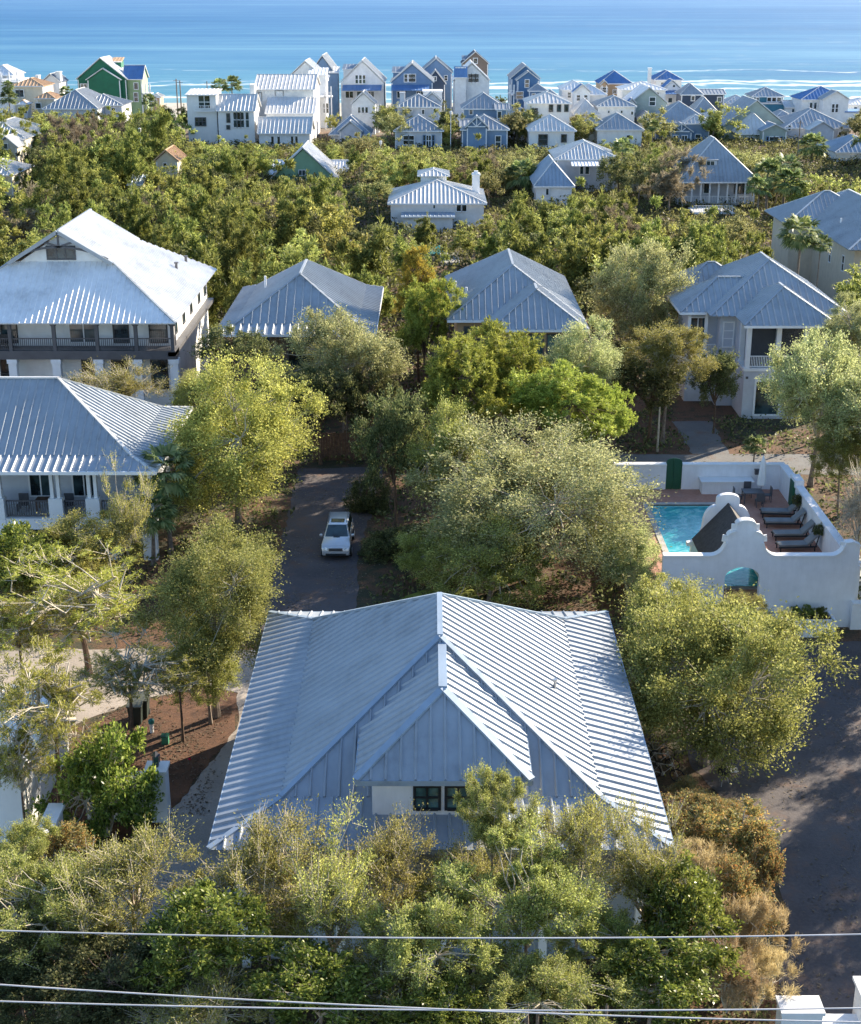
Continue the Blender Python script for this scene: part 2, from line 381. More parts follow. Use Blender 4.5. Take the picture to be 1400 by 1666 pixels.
    tag(mb.build('sea',m),'blue green sea with white breaking waves along the beach','sea',kind='structure')
make_sea()
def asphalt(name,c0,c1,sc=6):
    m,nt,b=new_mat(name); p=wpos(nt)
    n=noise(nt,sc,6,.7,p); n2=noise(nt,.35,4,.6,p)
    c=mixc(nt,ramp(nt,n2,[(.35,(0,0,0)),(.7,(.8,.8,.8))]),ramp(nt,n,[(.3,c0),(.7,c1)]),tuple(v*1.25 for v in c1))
    if name in('asphalt','path_grey'):
        n3=noise(nt,.55,6,.72,p); c=mixc(nt,ramp(nt,n3,[(.52,(0,0,0)),(.66,(.55,)*3)]),c,(.17,.09,.055))
    if name=='mulch':
        n3=noise(nt,.8,6,.75,p); c=mixc(nt,ramp(nt,n3,[(.45,(0,0,0)),(.62,(.7,)*3)]),c,(.05,.025,.014))
    nt.links.new(c,b.inputs['Base Color']); b.inputs['Roughness'].default_value=.9; bump(nt,b,n,.5,.05); MATS[name]=m
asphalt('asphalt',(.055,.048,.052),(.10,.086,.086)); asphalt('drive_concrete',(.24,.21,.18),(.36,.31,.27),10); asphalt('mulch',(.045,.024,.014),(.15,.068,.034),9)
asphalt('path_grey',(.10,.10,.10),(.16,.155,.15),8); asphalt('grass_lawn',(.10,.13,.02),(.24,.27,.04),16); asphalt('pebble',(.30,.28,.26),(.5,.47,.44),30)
def pxs(l,z=0): return [PZ(a,b,z) for a,b in l]
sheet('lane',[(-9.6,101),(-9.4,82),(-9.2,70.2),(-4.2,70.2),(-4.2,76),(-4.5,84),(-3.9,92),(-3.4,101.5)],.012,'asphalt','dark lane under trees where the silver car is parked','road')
sheet('driveway',[(-24,70.1),(-24,61.8),(-17,61.6),(-14.4,64.2),(-11.5,65.8),(-9.6,65),(-9.2,61.2),(-10.3,57),(-11.2,53.3),(-12.6,50.9),(-12.9,44),(-7.75,44),(-7.75,70.1)],.008,'drive_concrete','pale grey driveway curving round the pine straw bed beside the large foreground house','driveway')
sheet('mulch_bed',[(-16.4,53),(-16.4,61.4),(-14.4,64.1),(-11.5,65.7),(-9.7,64.9),(-9.25,61.2),(-10.35,57),(-11.25,53.3),(-12.2,51.5)],.016,'mulch','orange brown pine straw bed with the trash bin and young oak','mulch bed')
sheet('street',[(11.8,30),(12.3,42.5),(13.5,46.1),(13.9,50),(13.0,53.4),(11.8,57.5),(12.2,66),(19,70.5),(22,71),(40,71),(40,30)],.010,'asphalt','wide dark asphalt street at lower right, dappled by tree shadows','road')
sheet('back_street',[(11,99.6),(11,104.5),(60,104.5),(60,99.6)],.010,'path_grey','narrow street running behind the white pool courtyard wall','road')
sheet('entry_path',[(19.8,104.6),(22.6,104.6),(22.9,113.4),(19.6,113.4)],.014,'path_grey','slate grey path up to the blue grey two storey house','path')
sheet('moss_patch',[(-3.6,75.4),(-.4,78.2),(2.4,78.6),(3.2,76),(0,74.4),(-3,73.6)],.02,'grass_lawn','yellow green grass strip behind the foreground roof','grass',kind='stuff')
sheet('lawn',pxs([(925,478),(965,480),(968,512),(940,515)]),.02,'grass_lawn','bright green lawn patch right of the centre hip roofed house','lawn')
sheet('stone_path',[(24.0,73),(24.4,80),(25.6,86),(27,86),(25.8,80),(25.6,73)],.02,'pebble','pale stone path beside the pool courtyard wall at right edge','path')

# ================================================================ NEAR HOUSES
# ---- large foreground house
def main_house():
    r=root('metal_roofed_house','large foreground house with grey standing seam hip roof, flared eaves and a front dormer','house',(.35,53,0))
    w=MB(); w.box(-7.0,7.7,43.9,62.2,0,5.15); w.build('wall','side_grey',r)
    rf=MB();cap=MB()
    A,B=hip(rf,cap,-7.65,8.4,43.0,63.2,5.2,pitch=32.6,fw=2.3,fp=16,sp=.52,cw=.22,rh=.07)
    roof=rf.build('roof','roof_grey',r); cap.build('ridge_cap','roof_blue',roof)
    # dormer with hipped end
    dx0,dx1,dy,dz=-2.6,3.5,44.0,7.3; cx=(dx0+dx1)/2; hw=(dx1-dx0)/2; zr=dz+hw*math.tan(R(33))
    d=MB();dc=MB(); ap=(cx,dy+hw,zr); bk=(cx,51.2,zr)
    for xx in (dx0,dx1):
        d.roofplane([(xx,dy,dz),(xx,48.6,dz),bk,ap],.52,h=.07); dc.bar((xx,dy,dz+.03),(ap[0],ap[1],ap[2]+.03),.3,.1)
    d.roofplane([(dx0,dy,dz),(dx1,dy,dz),ap],.52,h=.07); dc.bar((cx,ap[1],zr+.05),(cx,51.5,zr+.05),.32,.12)
    # eave boards and valley flashing
    for z,x0,x1,y0,y1 in ((5.1,-7.65,8.4,43,63.2),(7.2,dx0,dx1,dy,47)):
        dc.bar((x0,y0,z),(x1,y0,z),.1,.2); dc.bar((x0,y0,z),(x0,y1,z),.1,.2); dc.bar((x1,y0,z),(x1,y1,z),.1,.2)
        if z<6: dc.bar((x0,y1,z),(x1,y1,z),.1,.2)
    dr=d.build('dormer_roof','roof_grey',r); dc.build('dormer_trim','roof_blue',dr)
    dw=MB(); dw.box(-2.05,2.85,44.5,50,5.3,7.25); dw.build('dormer_wall','stucco_white',r)
    for x in (-.12,.98,2.05): window(r,x,6.55,.78,1.25,44.5,'trim_black','glass_teal',2,3)
    # porch columns and lower storey hidden by the thicket
    c=MB()
    for x in (-6.6,-3.2,.4,4,7.4): c.box(x-.15,x+.15,43.4,43.7,0,5.0)
    build_each(c,'porch_column','trim_white',r)
    for x,y in ((5.0,52.5),):
        z=5.2+.66+(8.4-2.3-x)*math.tan(R(32)); v=MB(); v.tube([(x,y,z-.1),(x,y,z+.35)],.06,8); v.tube([(x,y,z+.35),(x,y,z+.42)],.1,8); v.build('vent_pipe','steel',r)
    return r
main_house()
# ---- left house with arcade porch
def porch_house():
    r=root('porch_house','long grey roofed house at left edge with white columned upper porch over arches','house',(-26,88,0))
    w=MB(); w.box(-40,-18.0,85.6,95.2,0,6.0); w.build('wall','side_light',r)
    # arcade: piers and arches below, slab
    a=MB()
    for i,x in enumerate([-37.4,-33.6,-29.9,-26.3,-22.75,-19.4,-17.2]): a.box(x-.42,x+.42,82.9,83.5,0,2.7)
    a.box(-40,-16.8,82.95,83.45,2.0,2.7); a.box(-40,-16.8,83.45,85.6,2.45,2.7); a.build('arcade','stucco_white',r)
    c=MB()
    for x in [-33.6,-29.9,-26.3,-22.75,-20.5,-17.2]:
        c.box(x-.42,x+.42,82.85,83.5,2.7,4.0)
        for s in (-.2,.2): c.box(x+s-.1,x+s+.1,83.0,83.3,4.0,5.9)
    build_each(c,'porch_column','trim_white',r)
    rl=MB()
    for a0,a1 in ((-37,-34.1),(-33.1,-30.4),(-29.4,-26.8),(-25.8,-23.2),(-22.3,-21),(-20,-17.7)): railing(rl,(a0,83.2),(a1,83.2),2.72,1.05)
    build_each(rl,'railing','trim_dark',r)
    rf=MB();cap=MB()
    hip(rf,cap,-46,-16.4,82.0,96.3,6.0,pitch=32,fw=1.7,fp=16,sp=.5,cw=.2,rw=.07)
    roof=rf.build('roof','roof_steel',r); cap.build('ridge_cap','roof_pale',roof)
    g=MB(); g.bar((-46,82,5.93),(-16.4,82,5.93),.12,.2); g.bar((-16.4,82,5.93),(-16.4,96.3,5.93),.12,.2); g.build('gutter','trim_white',r)
    for x in (-31.6,-27.8,-24.3,-21.6): window(r,x,4.4,1.3,2.2,85.6,'trim_white','glass',2,1)
    for x in (-31.6,-28.1,-24.5): window(r,x,1.4,1.6,2.2,85.6,'trim_dark','glass',2,1)
    t=MB(); t.box(-24.4,-23.0,84.2,85.0,3.35,3.42)
    for x,y in ((-24.3,84.3),(-23.1,84.3),(-24.3,84.9),(-23.1,84.9)): t.box(x-.04,x+.04,y-.04,y+.04,2.7,3.35)
    tb=t.build('porch_table','wood_brown',loc=(-23.7,84.6,2.7)); tag(tb,'small brown table on the upper porch of the left house','table')
    for k,x in enumerate((-25.2,-22.4)):
        ch=root('porch_chair','dark porch chair %s the small brown table on the left porch'%('left of','right of')[k],'chair',(x,84.5,2.7))
        s=MB(); s.box(x-.3,x+.3,84.2,84.8,3.05,3.15); s.build('seat','trim_dark',ch)
        s=MB(); s.box(x-.3,x+.3,84.75,84.83,3.15,3.7); s.build('backrest','trim_dark',ch)
        for dx in(-.27,.27):
            for dy in (-.27,.27): s=MB(); s.box(x+dx-.03,x+dx+.03,84.5+dy-.03,84.5+dy+.03,2.7,3.05); s.build('leg','trim_dark',ch)
porch_house()
# ---- big white dutch-gabled house
def big_white():
    r=root('gabled_house','big white house at upper left with bright Dutch gable roof and dark wooden balcony','house',(-30,122,0))
    cx=-30.2; x0,x1=-40.4,-20.0; y0,y1=112.0,135.5; z=8.4; P=31.5; tp=math.tan(R(P)); ins=6.0; zg=z+ins*tp; gw=(x1-x0)/2-ins; zr=z+(x1-x0)/2*tp; yf=.7
    w=MB(); w.box(x0+.9,x1-.9,114.6,y1-1.0,0,z); w.prism([(cx-gw+.3,y0+ins+.65,zg-.3),(cx+gw-.3,y0+ins+.65,zg-.3),(cx,y0+ins+.65,zr-.35)],(0,1,0)); w.build('wall','side_white',r)
    rf=MB();cap=MB()
    g0,g1=y0+ins+.35,y1-ins+.3
    rf.roofplane([(x1,y0,z),(x1,y1,z),(cx+gw,g1,zg),(cx+gw,g0,zg)],.45); rf.roofplane([(x0,y0,z),(x0,y1,z),(cx-gw,g1,zg),(cx-gw,g0,zg)],.45)
    rf.roofplane([(cx+gw,g0-.5,zg),(cx+gw,g1+.5,zg),(cx,g1+.5,zr),(cx,g0-.5,zr)],.45); rf.roofplane([(cx-gw,g0-.5,zg),(cx-gw,g1+.5,zg),(cx,g1+.5,zr),(cx,g0-.5,zr)],.45)
    rf.roofplane([(x0,y0,z),(x1,y0,z),(cx+gw,g0+.3,zg+.02),(cx-gw,g0+.3,zg+.02)],.45,h=.05); rf.roofplane([(x0,y1,z),(x1,y1,z),(cx+gw,g1,zg),(cx-gw,g1,zg)],.45)
    for s,xe in ((1,x1),(-1,x0)):
        cap.bar((xe,y0,z+.03),(cx+s*gw,g0,zg+.03),.16,.1)
        cap.bar((cx+s*(gw+.05),g0-.52,zg-.05),(cx,g0-.52,zr-.03),.1,.3)
    cap.bar((cx,g0,zr+.04),(cx,g1+.5,zr+.04),.2,.1)
    roof=rf.build('roof','roof_white',r); cap.build('ridge_cap','roof_steel',roof)
    t=MB(); gy=g0-.35
    def gb(a,b,wd=.16): t.bar(a,b,wd,.12,up=(0,1,0))
    n=12; pts=[]
    for i in range(n+1):
        u=-1+2*i/n; pts.append((cx+u*(gw-.25),gy,zg+.3+1.0*(1-u*u)))
    for i in range(n): gb(pts[i],pts[i+1])
    gb((cx,gy,zr-.3),(cx,gy,zg+1.3)); gb((cx,gy,zg+1.3),(cx-1.1,gy,zr-.9)); gb((cx,gy,zg+1.3),(cx+1.1,gy,zr-.9))
    gb((cx,gy,zr-.2),(cx-gw,gy,zg-.05)); gb((cx,gy,zr-.2),(cx+gw,gy,zg-.05))
    t.build('gable_truss','trim_dark',r)
    window(r,cx,zg+.72,2.2,.95,g0+.3,'trim_dark','glass',3,1,label='wide attic window in the gable')
    # balcony
    b=MB(); zb=6.0; yb=112.9
    b.box(x0,x1-.3,yb-.1,114.6,zb-.7,zb); b.box(x1-.9,x1-.3,yb-.1,y1-1,zb-.45,zb-.1); b.build('balcony_deck','trim_dark',r)
    c=MB(); rl=MB(); xs=[-40,-36.9,-33.4,-29.9,-26.5,-23.4,-20.5]
    for x in xs:
        c.box(x-.14,x+.14,yb,yb+.28,zb,8.2)
        c.bar((x,yb+.14,7.8),(x+.35,yb+.14,8.25),.1); c.bar((x,yb+.14,7.8),(x-.35,yb+.14,8.25),.1)
    build_each(c,'balcony_post','trim_dark',r)
    for i in range(6): railing(rl,(xs[i]+.15,yb+.14),(xs[i+1]-.15,yb+.14),zb,.95,.16)
    railing(rl,(-20.5,yb+.2),(-20.5,114.5),zb,.95,.16); build_each(rl,'railing','trim_dark',r)
    p=MB()
    for x in xs:
        p.box(x-.32,x+.32,yb,yb+.64,0,zb-.7); p.box(x-.4,x+.4,yb-.08,yb+.72,4.95,5.3)
    build_each(p,'ground_pier','stucco_white',r)
    for x,wd in ((-33.9,1.2),(-31.3,.0),(-27.9,2.2),(-24.9,1.1),(-21.9,1.3)):
        if wd: window(r,x,7.2,wd,1.75,114.6,'trim_white' if wd>2 else 'trim_black','glass',2 if wd>2 else 1,1)
    for x in (-34.2,-27.6,-25.2,-22.0): window(r,x,3.7,1.2,2.4,114.6,'trim_black','glass',1,2)
    for y in (117,121,125,129.5,133): window(r,y,7.2,1.0,1.3,x1-.9,'trim_dark','glass',1,1,face='x')
    for k,x in enumerate((-35.9,-34.2)):
        ch=root('balcony_chair','dark armchair on the balcony of the big white house, %s of the pair'%('left','right')[k],'chair',(x,113.6,zb))
        s=MB(); s.box(x-.35,x+.35,113.3,113.9,zb+.35,zb+.5); s.build('seat','trim_black',ch); s=MB(); s.box(x-.35,x+.35,113.85,113.97,zb+.5,zb+1.1); s.build('backrest','trim_black',ch)
        for dx in (-.3,.3):
            for dy in (-.25,.25): s=MB(); s.box(x+dx-.03,x+dx+.03,113.6+dy-.03,113.6+dy+.03,zb,zb+.35); s.build('leg','trim_black',ch)
    for yy,xx in ((131.5,-22.2),(127.5,-22.4)):
        zz=z+(x1-xx)*tp; v=MB(); v.tube([(xx,yy,zz-.1),(xx,yy,zz+.5)],.12,8); v.tube([(xx,yy,zz+.5),(xx,yy,zz+.6)],.2,8); v.build('vent_pipe','trim_dark',r)
big_white()
# ---- mid-left hip house
def house_h4():
    r=root('hip_roofed_house','brown walled house with flared grey hip roof half hidden by a grey green oak','house',(-10.8,122,0))
    w=MB(); w.box(-16.0,-5.6,115.2,130.6,0,7.2); w.build('wall','side_brown',r)
    rf=MB();cap=MB(); hip(rf,cap,-17.2,-4.35,113.0,132.4,7.3,pitch=32.5,fw=1.5,fp=18,sp=.66,cw=.2,rw=.09,rh=.1)
    roof=rf.build('roof','roof_steel',r); cap.build('ridge_cap','roof_grey',roof)
    g=MB(); g.bar((-17.2,113,7.2),(-4.35,113,7.2),.1,.2); g.bar((-4.35,113,7.2),(-4.35,132.4,7.2),.1,.2); g.build('gutter','trim_white',r)
    c=MB()
    for x in (-16.2,-12.4,-8.8,-5.4): c.box(x-.2,x+.2,113.5,113.9,0,7.2)
    c.box(-16.4,-5.2,113.5,113.8,3.3,3.6); build_each(c,'porch_post','wood_brown',r)
    rl=MB(); railing(rl,(-12.2,113.65),(-9,113.65),3.6,.9); build_each(rl,'railing','trim_dark',r)
    window(r,-13.9,5.4,1.5,2.6,115.2,'side_blue','glass',1,2); window(r,-10.4,5.2,2.2,2.4,115.2,'trim_dark','glass',2,1); window(r,-13.9,1.7,1.5,2.3,115.2,'side_blue','glass',1,2)
    z=7.3+.5+.9; v=MB(); v.tube([(-14.2,124,8.9),(-14.2,124,9.9)],.1,8); v.build('vent_pipe','trim_white',r)
house_h4()
# ---- centre hip house
def house_h5():
    r=root('hip_roofed_house','tan walled centre house with stepped grey hip roofs above the yellow green pines','house',(6.9,123,0))
    w=MB(); w.box(2.2,11.6,116.4,133.4,0,7.8); w.box(5.3,11.6,112.8,116.4,0,7.8); w.build('wall','side_tan',r)
    rf=MB();cap=MB(); hip(rf,cap,1.35,12.45,115.5,134.3,7.9,pitch=32,sp=.52,cw=.2,rw=.09,rh=.1)
    rf2=MB(); hip(rf,cap,4.65,12.44,112.0,122,7.9,pitch=32.03,sp=.52,cw=.2,rw=.09,rh=.1)
    roof=rf.build('roof','roof_steel',r); cap.build('ridge_cap','roof_grey',roof)
    g=MB(); g.bar((4.65,112,7.8),(12.45,112,7.8),.1,.2); g.bar((12.45,112,7.8),(12.45,134.3,7.8),.1,.2); g.bar((1.35,115.5,7.8),(4.65,115.5,7.8),.1,.2); g.build('gutter','trim_white',r)
    for x in (6.9,8.4,9.8): window(r,x,6.3,1.0,2.0,112.8,'trim_dark','glass_teal',1,1)
    window(r,3.4,6.2,1.2,1.8,116.4,'trim_dark','glass',1,1)
    for x,y in ((3.0,120.5),(2.2,126)):
        v=MB(); zz=7.9+(x-1.35)*math.tan(R(34)); v.tube([(x,y,zz-.1),(x,y,zz+.6)],.1,8); v.build('vent_pipe','trim_white',r)
house_h5()
# ---- blue grey house with screened porch
def house_h6():
    r=root('porch_tower_house','pale blue grey two storey house with stepped hip roofs and white screened corner porch','house',(28.7,122,0))
    w=MB(); w.box(24.0,33.6,118.2,131,0,7.8); w.box(21.6,24.0,119.6,124.6,0,7.8); w.box(25.4,32.2,114.2,118.2,0,4.0); w.box(25.35,32.25,116.9,118.2,4.0,7.8); w.build('wall','side_light',r)
    rf=MB();cap=MB()
    hip(rf,cap,22.9,34.5,117,132,7.9,pitch=32,sp=.52,cw=.2,rw=.09,rh=.1); hip(rf,cap,24.95,32.5,113.4,122.5,7.9,pitch=32.3,sp=.52,cw=.2,rw=.09,rh=.1)
    hip(rf,cap,20.7,30,118.5,125.7,7.9,pitch=32,sp=.52,cw=.2,rw=.09,rh=.1); hip(rf,cap,21.2,29,125.9,133,7.9,pitch=32,sp=.5,cw=.2)
    roof=rf.build('roof','roof_steel',r); cap.build('ridge_cap','roof_grey',roof)
    g=MB(); g.bar((24.95,113.4,7.8),(32.5,113.4,7.8),.1,.2); g.bar((20.7,118.5,7.8),(22.9,118.5,7.8),.1,.2); g.bar((20.7,118.5,7.8),(20.7,125.7,7.8),.1,.2); g.build('gutter','trim_white',r)
    c=MB()
    for x in (25.6,28.0,30.2,32.0): c.box(x-.19,x+.19,114.2,114.58,4.25,7.8)
    for y in (116.6,): c.box(25.41,25.79,y,y+.38,4.25,7.8)
    c.box(25.3,32.3,114.1,116.9,4.0,4.25); c.box(21.3,24.1,118.9,119.6,3.9,4.1)
    for x in (21.6,23.0): c.box(x-.12,x+.12,119.0,119.24,4.1,7.8)
    build_each(c,'porch_column','trim_white',r)
    rl=MB()
    for a,b in ((25.8,27.8),(28.2,30.0),(30.4,31.8)): railing(rl,(a,114.35),(b,114.35),4.25,.95,.13)
    railing(rl,(21.7,119.1),(23.9,119.1),4.1,.95,.14); build_each(rl,'railing','trim_white',r)
    sc=MB(); sc.box(25.85,31.9,114.75,114.78,4.25,7.75); sc.build('porch_screen',_scr(),r)
    for x in (25.2,): pass
    window(r,24.72,6.1,.75,2.0,118.19,'trim_white','side_light',1,3,label='white louvred shutter window beside the porch')
    window(r,22.4,5.9,1.3,2.6,119.6,'trim_white','glass',2,1)
    e=MB(); e.box(27.0-.05,29.6+.05,114.12,114.2,.1,3.3); 
    window(r,27.4,1.75,1.9,2.7,114.2,'trim_white','glass',1,1,fr=.16,name='porch_opening'); window(r,30.6,1.75,2.0,2.7,114.2,'trim_white','glass',1,1,fr=.16,name='porch_opening')
    y_=MB(); y_.box(28.0,28.15,114.1,114.15,1.6,3.0); y_.build('yellow_sign',mat('yellow_board',(.6,.42,.04),.6),r)
    pl=MB(); pl.box(25.55,25.75,114.17,114.2,3.35,3.55); pl.build('house_number_plate','trim_dark',r)
def _scr():
    m,nt,b=new_mat('porch_screen'); b.inputs['Base Color'].default_value=(.03,.035,.04,1); b.inputs['Roughness'].default_value=.8
    b.inputs['Alpha'].default_value=.62; MATS['porch_screen']=m; return m
house_h6()
# ---- right upper house
def house_h7():
    r=root('hip_roofed_house','cream stuccoed house at right edge with broad blue grey hip roofs behind a fan palm','house',(50,168,0))
    w=MB(); w.box(45.6,60,156,181,0,6.9); w.box(42.8,45.6,173.6,182.6,0,6.9); w.build('wall','stucco_cream',r)
    rf=MB();cap=MB(); hip(rf,cap,44.5,56.5,154.4,184,7,pitch=29,sp=.5,cw=.2); hip(rf,cap,41.85,54,172.2,183.6,7,pitch=29,sp=.5,cw=.2)
    roof=rf.build('roof','roof_steel',r); cap.build('ridge_cap','roof_pale',roof)
    for y in (160,165.5): window(r,y,4.6,.8,1.6,45.6,'trim_white','glass',1,2,face='X')
    window(r,47.6,5.1,1.0,1.7,156,'trim_white','glass',1,2); window(r,50.2,5.1,1.0,1.7,156,'trim_white','glass',1,2)
    for x,y in ((46.6,166),(48.5,158.6),(46.4,176)):
        v=MB(); z=7+(x-44.5)*math.tan(R(29)); v.tube([(x,y,z-.1),(x,y,z+.5)],.1,8); v.build('vent_pipe','trim_white',r)
house_h7()

# ================================================================ POOL COURTYARD
D=1.7
def courtyard():
    t=MB(); x0,x1,y0,y1=12.4,23.2,73.3,91.4
    # deck with a hole for the pool
    px0,px1,py0,py1=14.1,19.3,74.6,88.3
    def ring(mb,a,b,z0,z1):
        mb.box(a[0],b[0],a[2],a[3],z0,z1); mb.box(b[1],a[1],a[2],a[3],z0,z1); mb.box(b[0],b[1],a[2],b[2],z0,z1); mb.box(b[0],b[1],b[3],a[3],z0,z1)
    ring(t,(x0,x1,y0,y1),(px0,px1,py0,py1),0,D); m,nt,b=new_mat('deck_brick')
    br=nt.nodes.new('ShaderNodeTexBrick'); nt.links.new(wpos(nt),br.inputs[0]); br.inputs['Scale'].default_value=3.5
    for i,c in ((1,(.40,.17,.11)),(2,(.5,.24,.16)),(3,(.3,.18,.13))): br.inputs[i].default_value=(*c,1)
    n=noise(nt,1.2,5,.6,wpos(nt)); nt.links.new(mixc(nt,ramp(nt,n,[(.4,(0,0,0)),(.75,(.45,)*3)]),br.outputs[0],(.42,.28,.21)),b.inputs[0]); b.inputs['Roughness'].default_value=.85
    dk=root('pool_terrace','red brick pool terrace inside the white courtyard walls','terrace',(17,82,0)); t.build('brick_paving',m,dk)
    c=MB(); ring(c,(px0-.35,px1+.35,py0-.35,py1+.35),(px0,px1,py0,py1),D-.06,D+.05); c.build('coping','concrete',dk)
    wl=MB(); wl.box(px0-.02,px1+.02,py1-.01,py1+.3,0,D-.07); wl.box(px0-.3,px0+.01,py0,py1,0,D-.07); wl.box(px1-.01,px1+.3,py0,py1,0,D-.07); wl.box(px0,px1,py0,py1,.1,.25)
    m2,nt,b=new_mat('pool_tile'); nt.links.new(ramp(nt,noise(nt,1.5,3,.5,wpos(nt)),[(.3,(.20,.62,.66)),(.7,(.34,.78,.80))]),b.inputs[0]); wl.build('basin',m2,dk)
    st=MB(); 
    for k in range(3): st.box(px1-1.6,px1,py0+3+k*.5,py0+3.5+k*.5,.25,.5+.3*k)
    st.build('pool_steps',m2,dk)
    m3,nt,b=new_mat('pool_water'); n=noise(nt,2.6,3,.5,wpos(nt),1.2); b.inputs['Roughness'].default_value=.03
    sx=nt.nodes.new('ShaderNodeSeparateXYZ'); nt.links.new(wpos(nt),sx.inputs[0])
    nt.links.new(ramp(nt,noise(nt,1.1,4,.55,wpos(nt),2.0),[(.35,(.03,.38,.42)),(.5,(.06,.52,.56)),(.68,(.3,.72,.74))]),b.inputs[0]); b.inputs['Alpha'].default_value=.72
    bump(nt,b,n,.25,.06)
    wa=MB(); wa.box(px0,px1,py0,py1,.3,D-.13); tag(wa.build('pool_water',m3),'clear turquoise water of the courtyard swimming pool','water',kind='structure')
    # walls
    wb=root('courtyard_wall','long white rear wall of the pool courtyard with gate gap','wall',(17,91.5,0))
    m=MB(); m.box(12.2,15.65,91.4,91.75,0,3.35); m.box(16.7,23.35,91.4,91.75,0,3.35); m.build('wall_panel','stucco_white',wb)
    m=MB(); m.box(12.2,15.65,91.32,91.83,3.35,3.47); m.box(16.7,23.5,91.32,91.83,3.35,3.47); m.build('coping','stucco_lit',wb)
    gt=root('garden_gate','dark green arched gate in the rear courtyard wall','gate',(16.2,91.55,D))
    pts=[(15.66,91.5,D),(16.69,91.5,D),(16.69,91.5,3.6)]+[(16.175+.515*math.cos(a),91.5,3.6+.25*math.sin(a)) for a in [R(30*k) for k in range(1,6)]]+[(15.66,91.5,3.6)]
    m=MB(); m.prism(pts,(0,.1,0)); m.build('gate_leaf','green_paint',gt); m=MB(); m.box(15.66,15.74,91.44,91.5,D,3.6); m.box(16.61,16.69,91.44,91.5,D,3.6); m.box(16.14,16.21,91.44,91.5,D,3.8); m.build('gate_frame','green_paint',gt)
    wr=root('courtyard_wall','white side wall of the pool courtyard behind the loungers with green shutter','wall',(23.3,82,0))
    m=MB(); m.box(23.2,23.55,73.6,91.4,0,3.35); m.box(23.12,23.63,73.8,86.9,3.35,3.47); m.box(23.12,23.63,88.3,91.3,3.35,3.47); m.box(23.1,23.65,86.9,88.3,3.3,3.8); m.build('wall_panel','stucco_white',wr)
    m=MB(); m.box(23.02,23.2,87.2,88.0,1.9,3.6); m.build('shutter','green_paint',wr)
    # front wall with curved gable, arch and end scroll
    wf=root('courtyard_gable_wall','white front wall of the pool courtyard with curved Dutch style gable and arched opening','wall',(18,73,0))
    def curve(a,b,k,n=6):   # quarter curve from a to b; k=1 concave
        o=[]
        for i in range(n+1):
            t_=i/n*math.pi/2
            o.append((a[0]+(b[0]-a[0])*(math.sin(t_) if k else 1-math.cos(t_)),a[1]+(b[1]-a[1])*(1-math.cos(t_) if k else math.sin(t_))))
        return o
    cx=16.95
    left=[(12.6,4.15)]+curve((15.2,4.15),(16.0,5.2),1)+curve((16.0,5.2),(16.45,5.55),0)+[(16.45,5.95)]+curve((16.45,5.95),(cx,6.2),0)
    right=[(2*cx-x,z) for x,z in left[1:-1]][::-1]
    end=[(21.7,4.15)]+curve((21.7,4.15),(22.4,4.9),1)+[(22.8,4.95),(23.2,4.75)]
    top=left+right+end
    arch=[(16.0,0)]+[(16.0,2.9)]+[(16.95+.95*math.cos(a),2.9+.65*math.sin(a)) for a in [math.pi*(1-k/12) for k in range(1,12)]]+[(17.9,2.9),(17.9,0)]
    m=MB()
    # front wall as slices between neighbouring x-positions
    xs=sorted(set([round(p[0],4) for p in top]+[round(p[0],4) for p in arch]))
    def hi(x,eps):
        x+=eps
        for i in range(len(top)-1):
            if top[i][0]<=x<=top[i+1][0] and top[i+1][0]>top[i][0]:
                f=(x-top[i][0])/(top[i+1][0]-top[i][0]); return top[i][1]+f*(top[i+1][1]-top[i][1])
        return 4.15
    def lo(x,eps):
        x+=eps
        if x<16.0 or x>17.9: return 0
        return 2.9+.65*math.sqrt(max(0,1-((x-16.95)/.95)**2))
    for a,b in zip(xs[:-1],xs[1:]):
        if b-a<1e-3: continue
        m.prism([(a,72.95,lo(a,1e-5)),(b,72.95,lo(b,-1e-5)),(b,72.95,hi(b,-1e-5)),(a,72.95,hi(a,1e-5))],(0,.35,0))
    m.build('gable_panel','stucco_white',wf)
    m=MB()
    for a,b in zip(top[:-1],top[1:]):
        if a!=b: m.bar((a[0],73.12,a[1]+.05),(b[0],73.12,b[1]+.05),.5,.1)
    m.build('coping','stucco_lit',wf)
    # cabana roof and its rear gable
    cb=root('pool_cabana','small open cabana with dark slate gabled roof behind the curved white wall','cabana',(17,75.6,0))
    rf=MB(); ry0,ry1=73.3,77.8; zr,ze,hw=5.55,3.35,1.95
    rf.slab([(cx-hw,ry0,ze),(cx-hw,ry1,ze),(cx,ry1,zr),(cx,ry0,zr)],.12); rf.slab([(cx+hw,ry0,ze),(cx+hw,ry1,ze),(cx,ry1,zr),(cx,ry0,zr)],.12); rf.build('roof','slate_dark',cb)
    m=MB(); tl=curve((14.75,3.1),(15.6,4.3),1)+curve((15.6,4.3),(16.3,5.35),0)+[(16.3,5.75)]+curve((16.3,5.75),(cx,6.05),0); prof=tl+[(2*cx-x,z) for x,z in tl[:-1]][::-1]
    for a,b in zip(prof[:-1],prof[1:]):
        if b[0]-a[0]>1e-4: m.prism([(a[0],77.8,2.9),(b[0],77.8,2.9),(b[0],77.8,b[1]),(a[0],77.8,a[1])],(0,.35,0))
    m.build('rear_gable','stucco_white',cb)
    m=MB(); 
    for x in (15.0,18.55): m.box(x,x+.4,77.75,78.2,D,2.95)
    m.box(18.55,18.95,73.3,77.75,D,3.2); build_each(m,'post','stucco_white',cb)
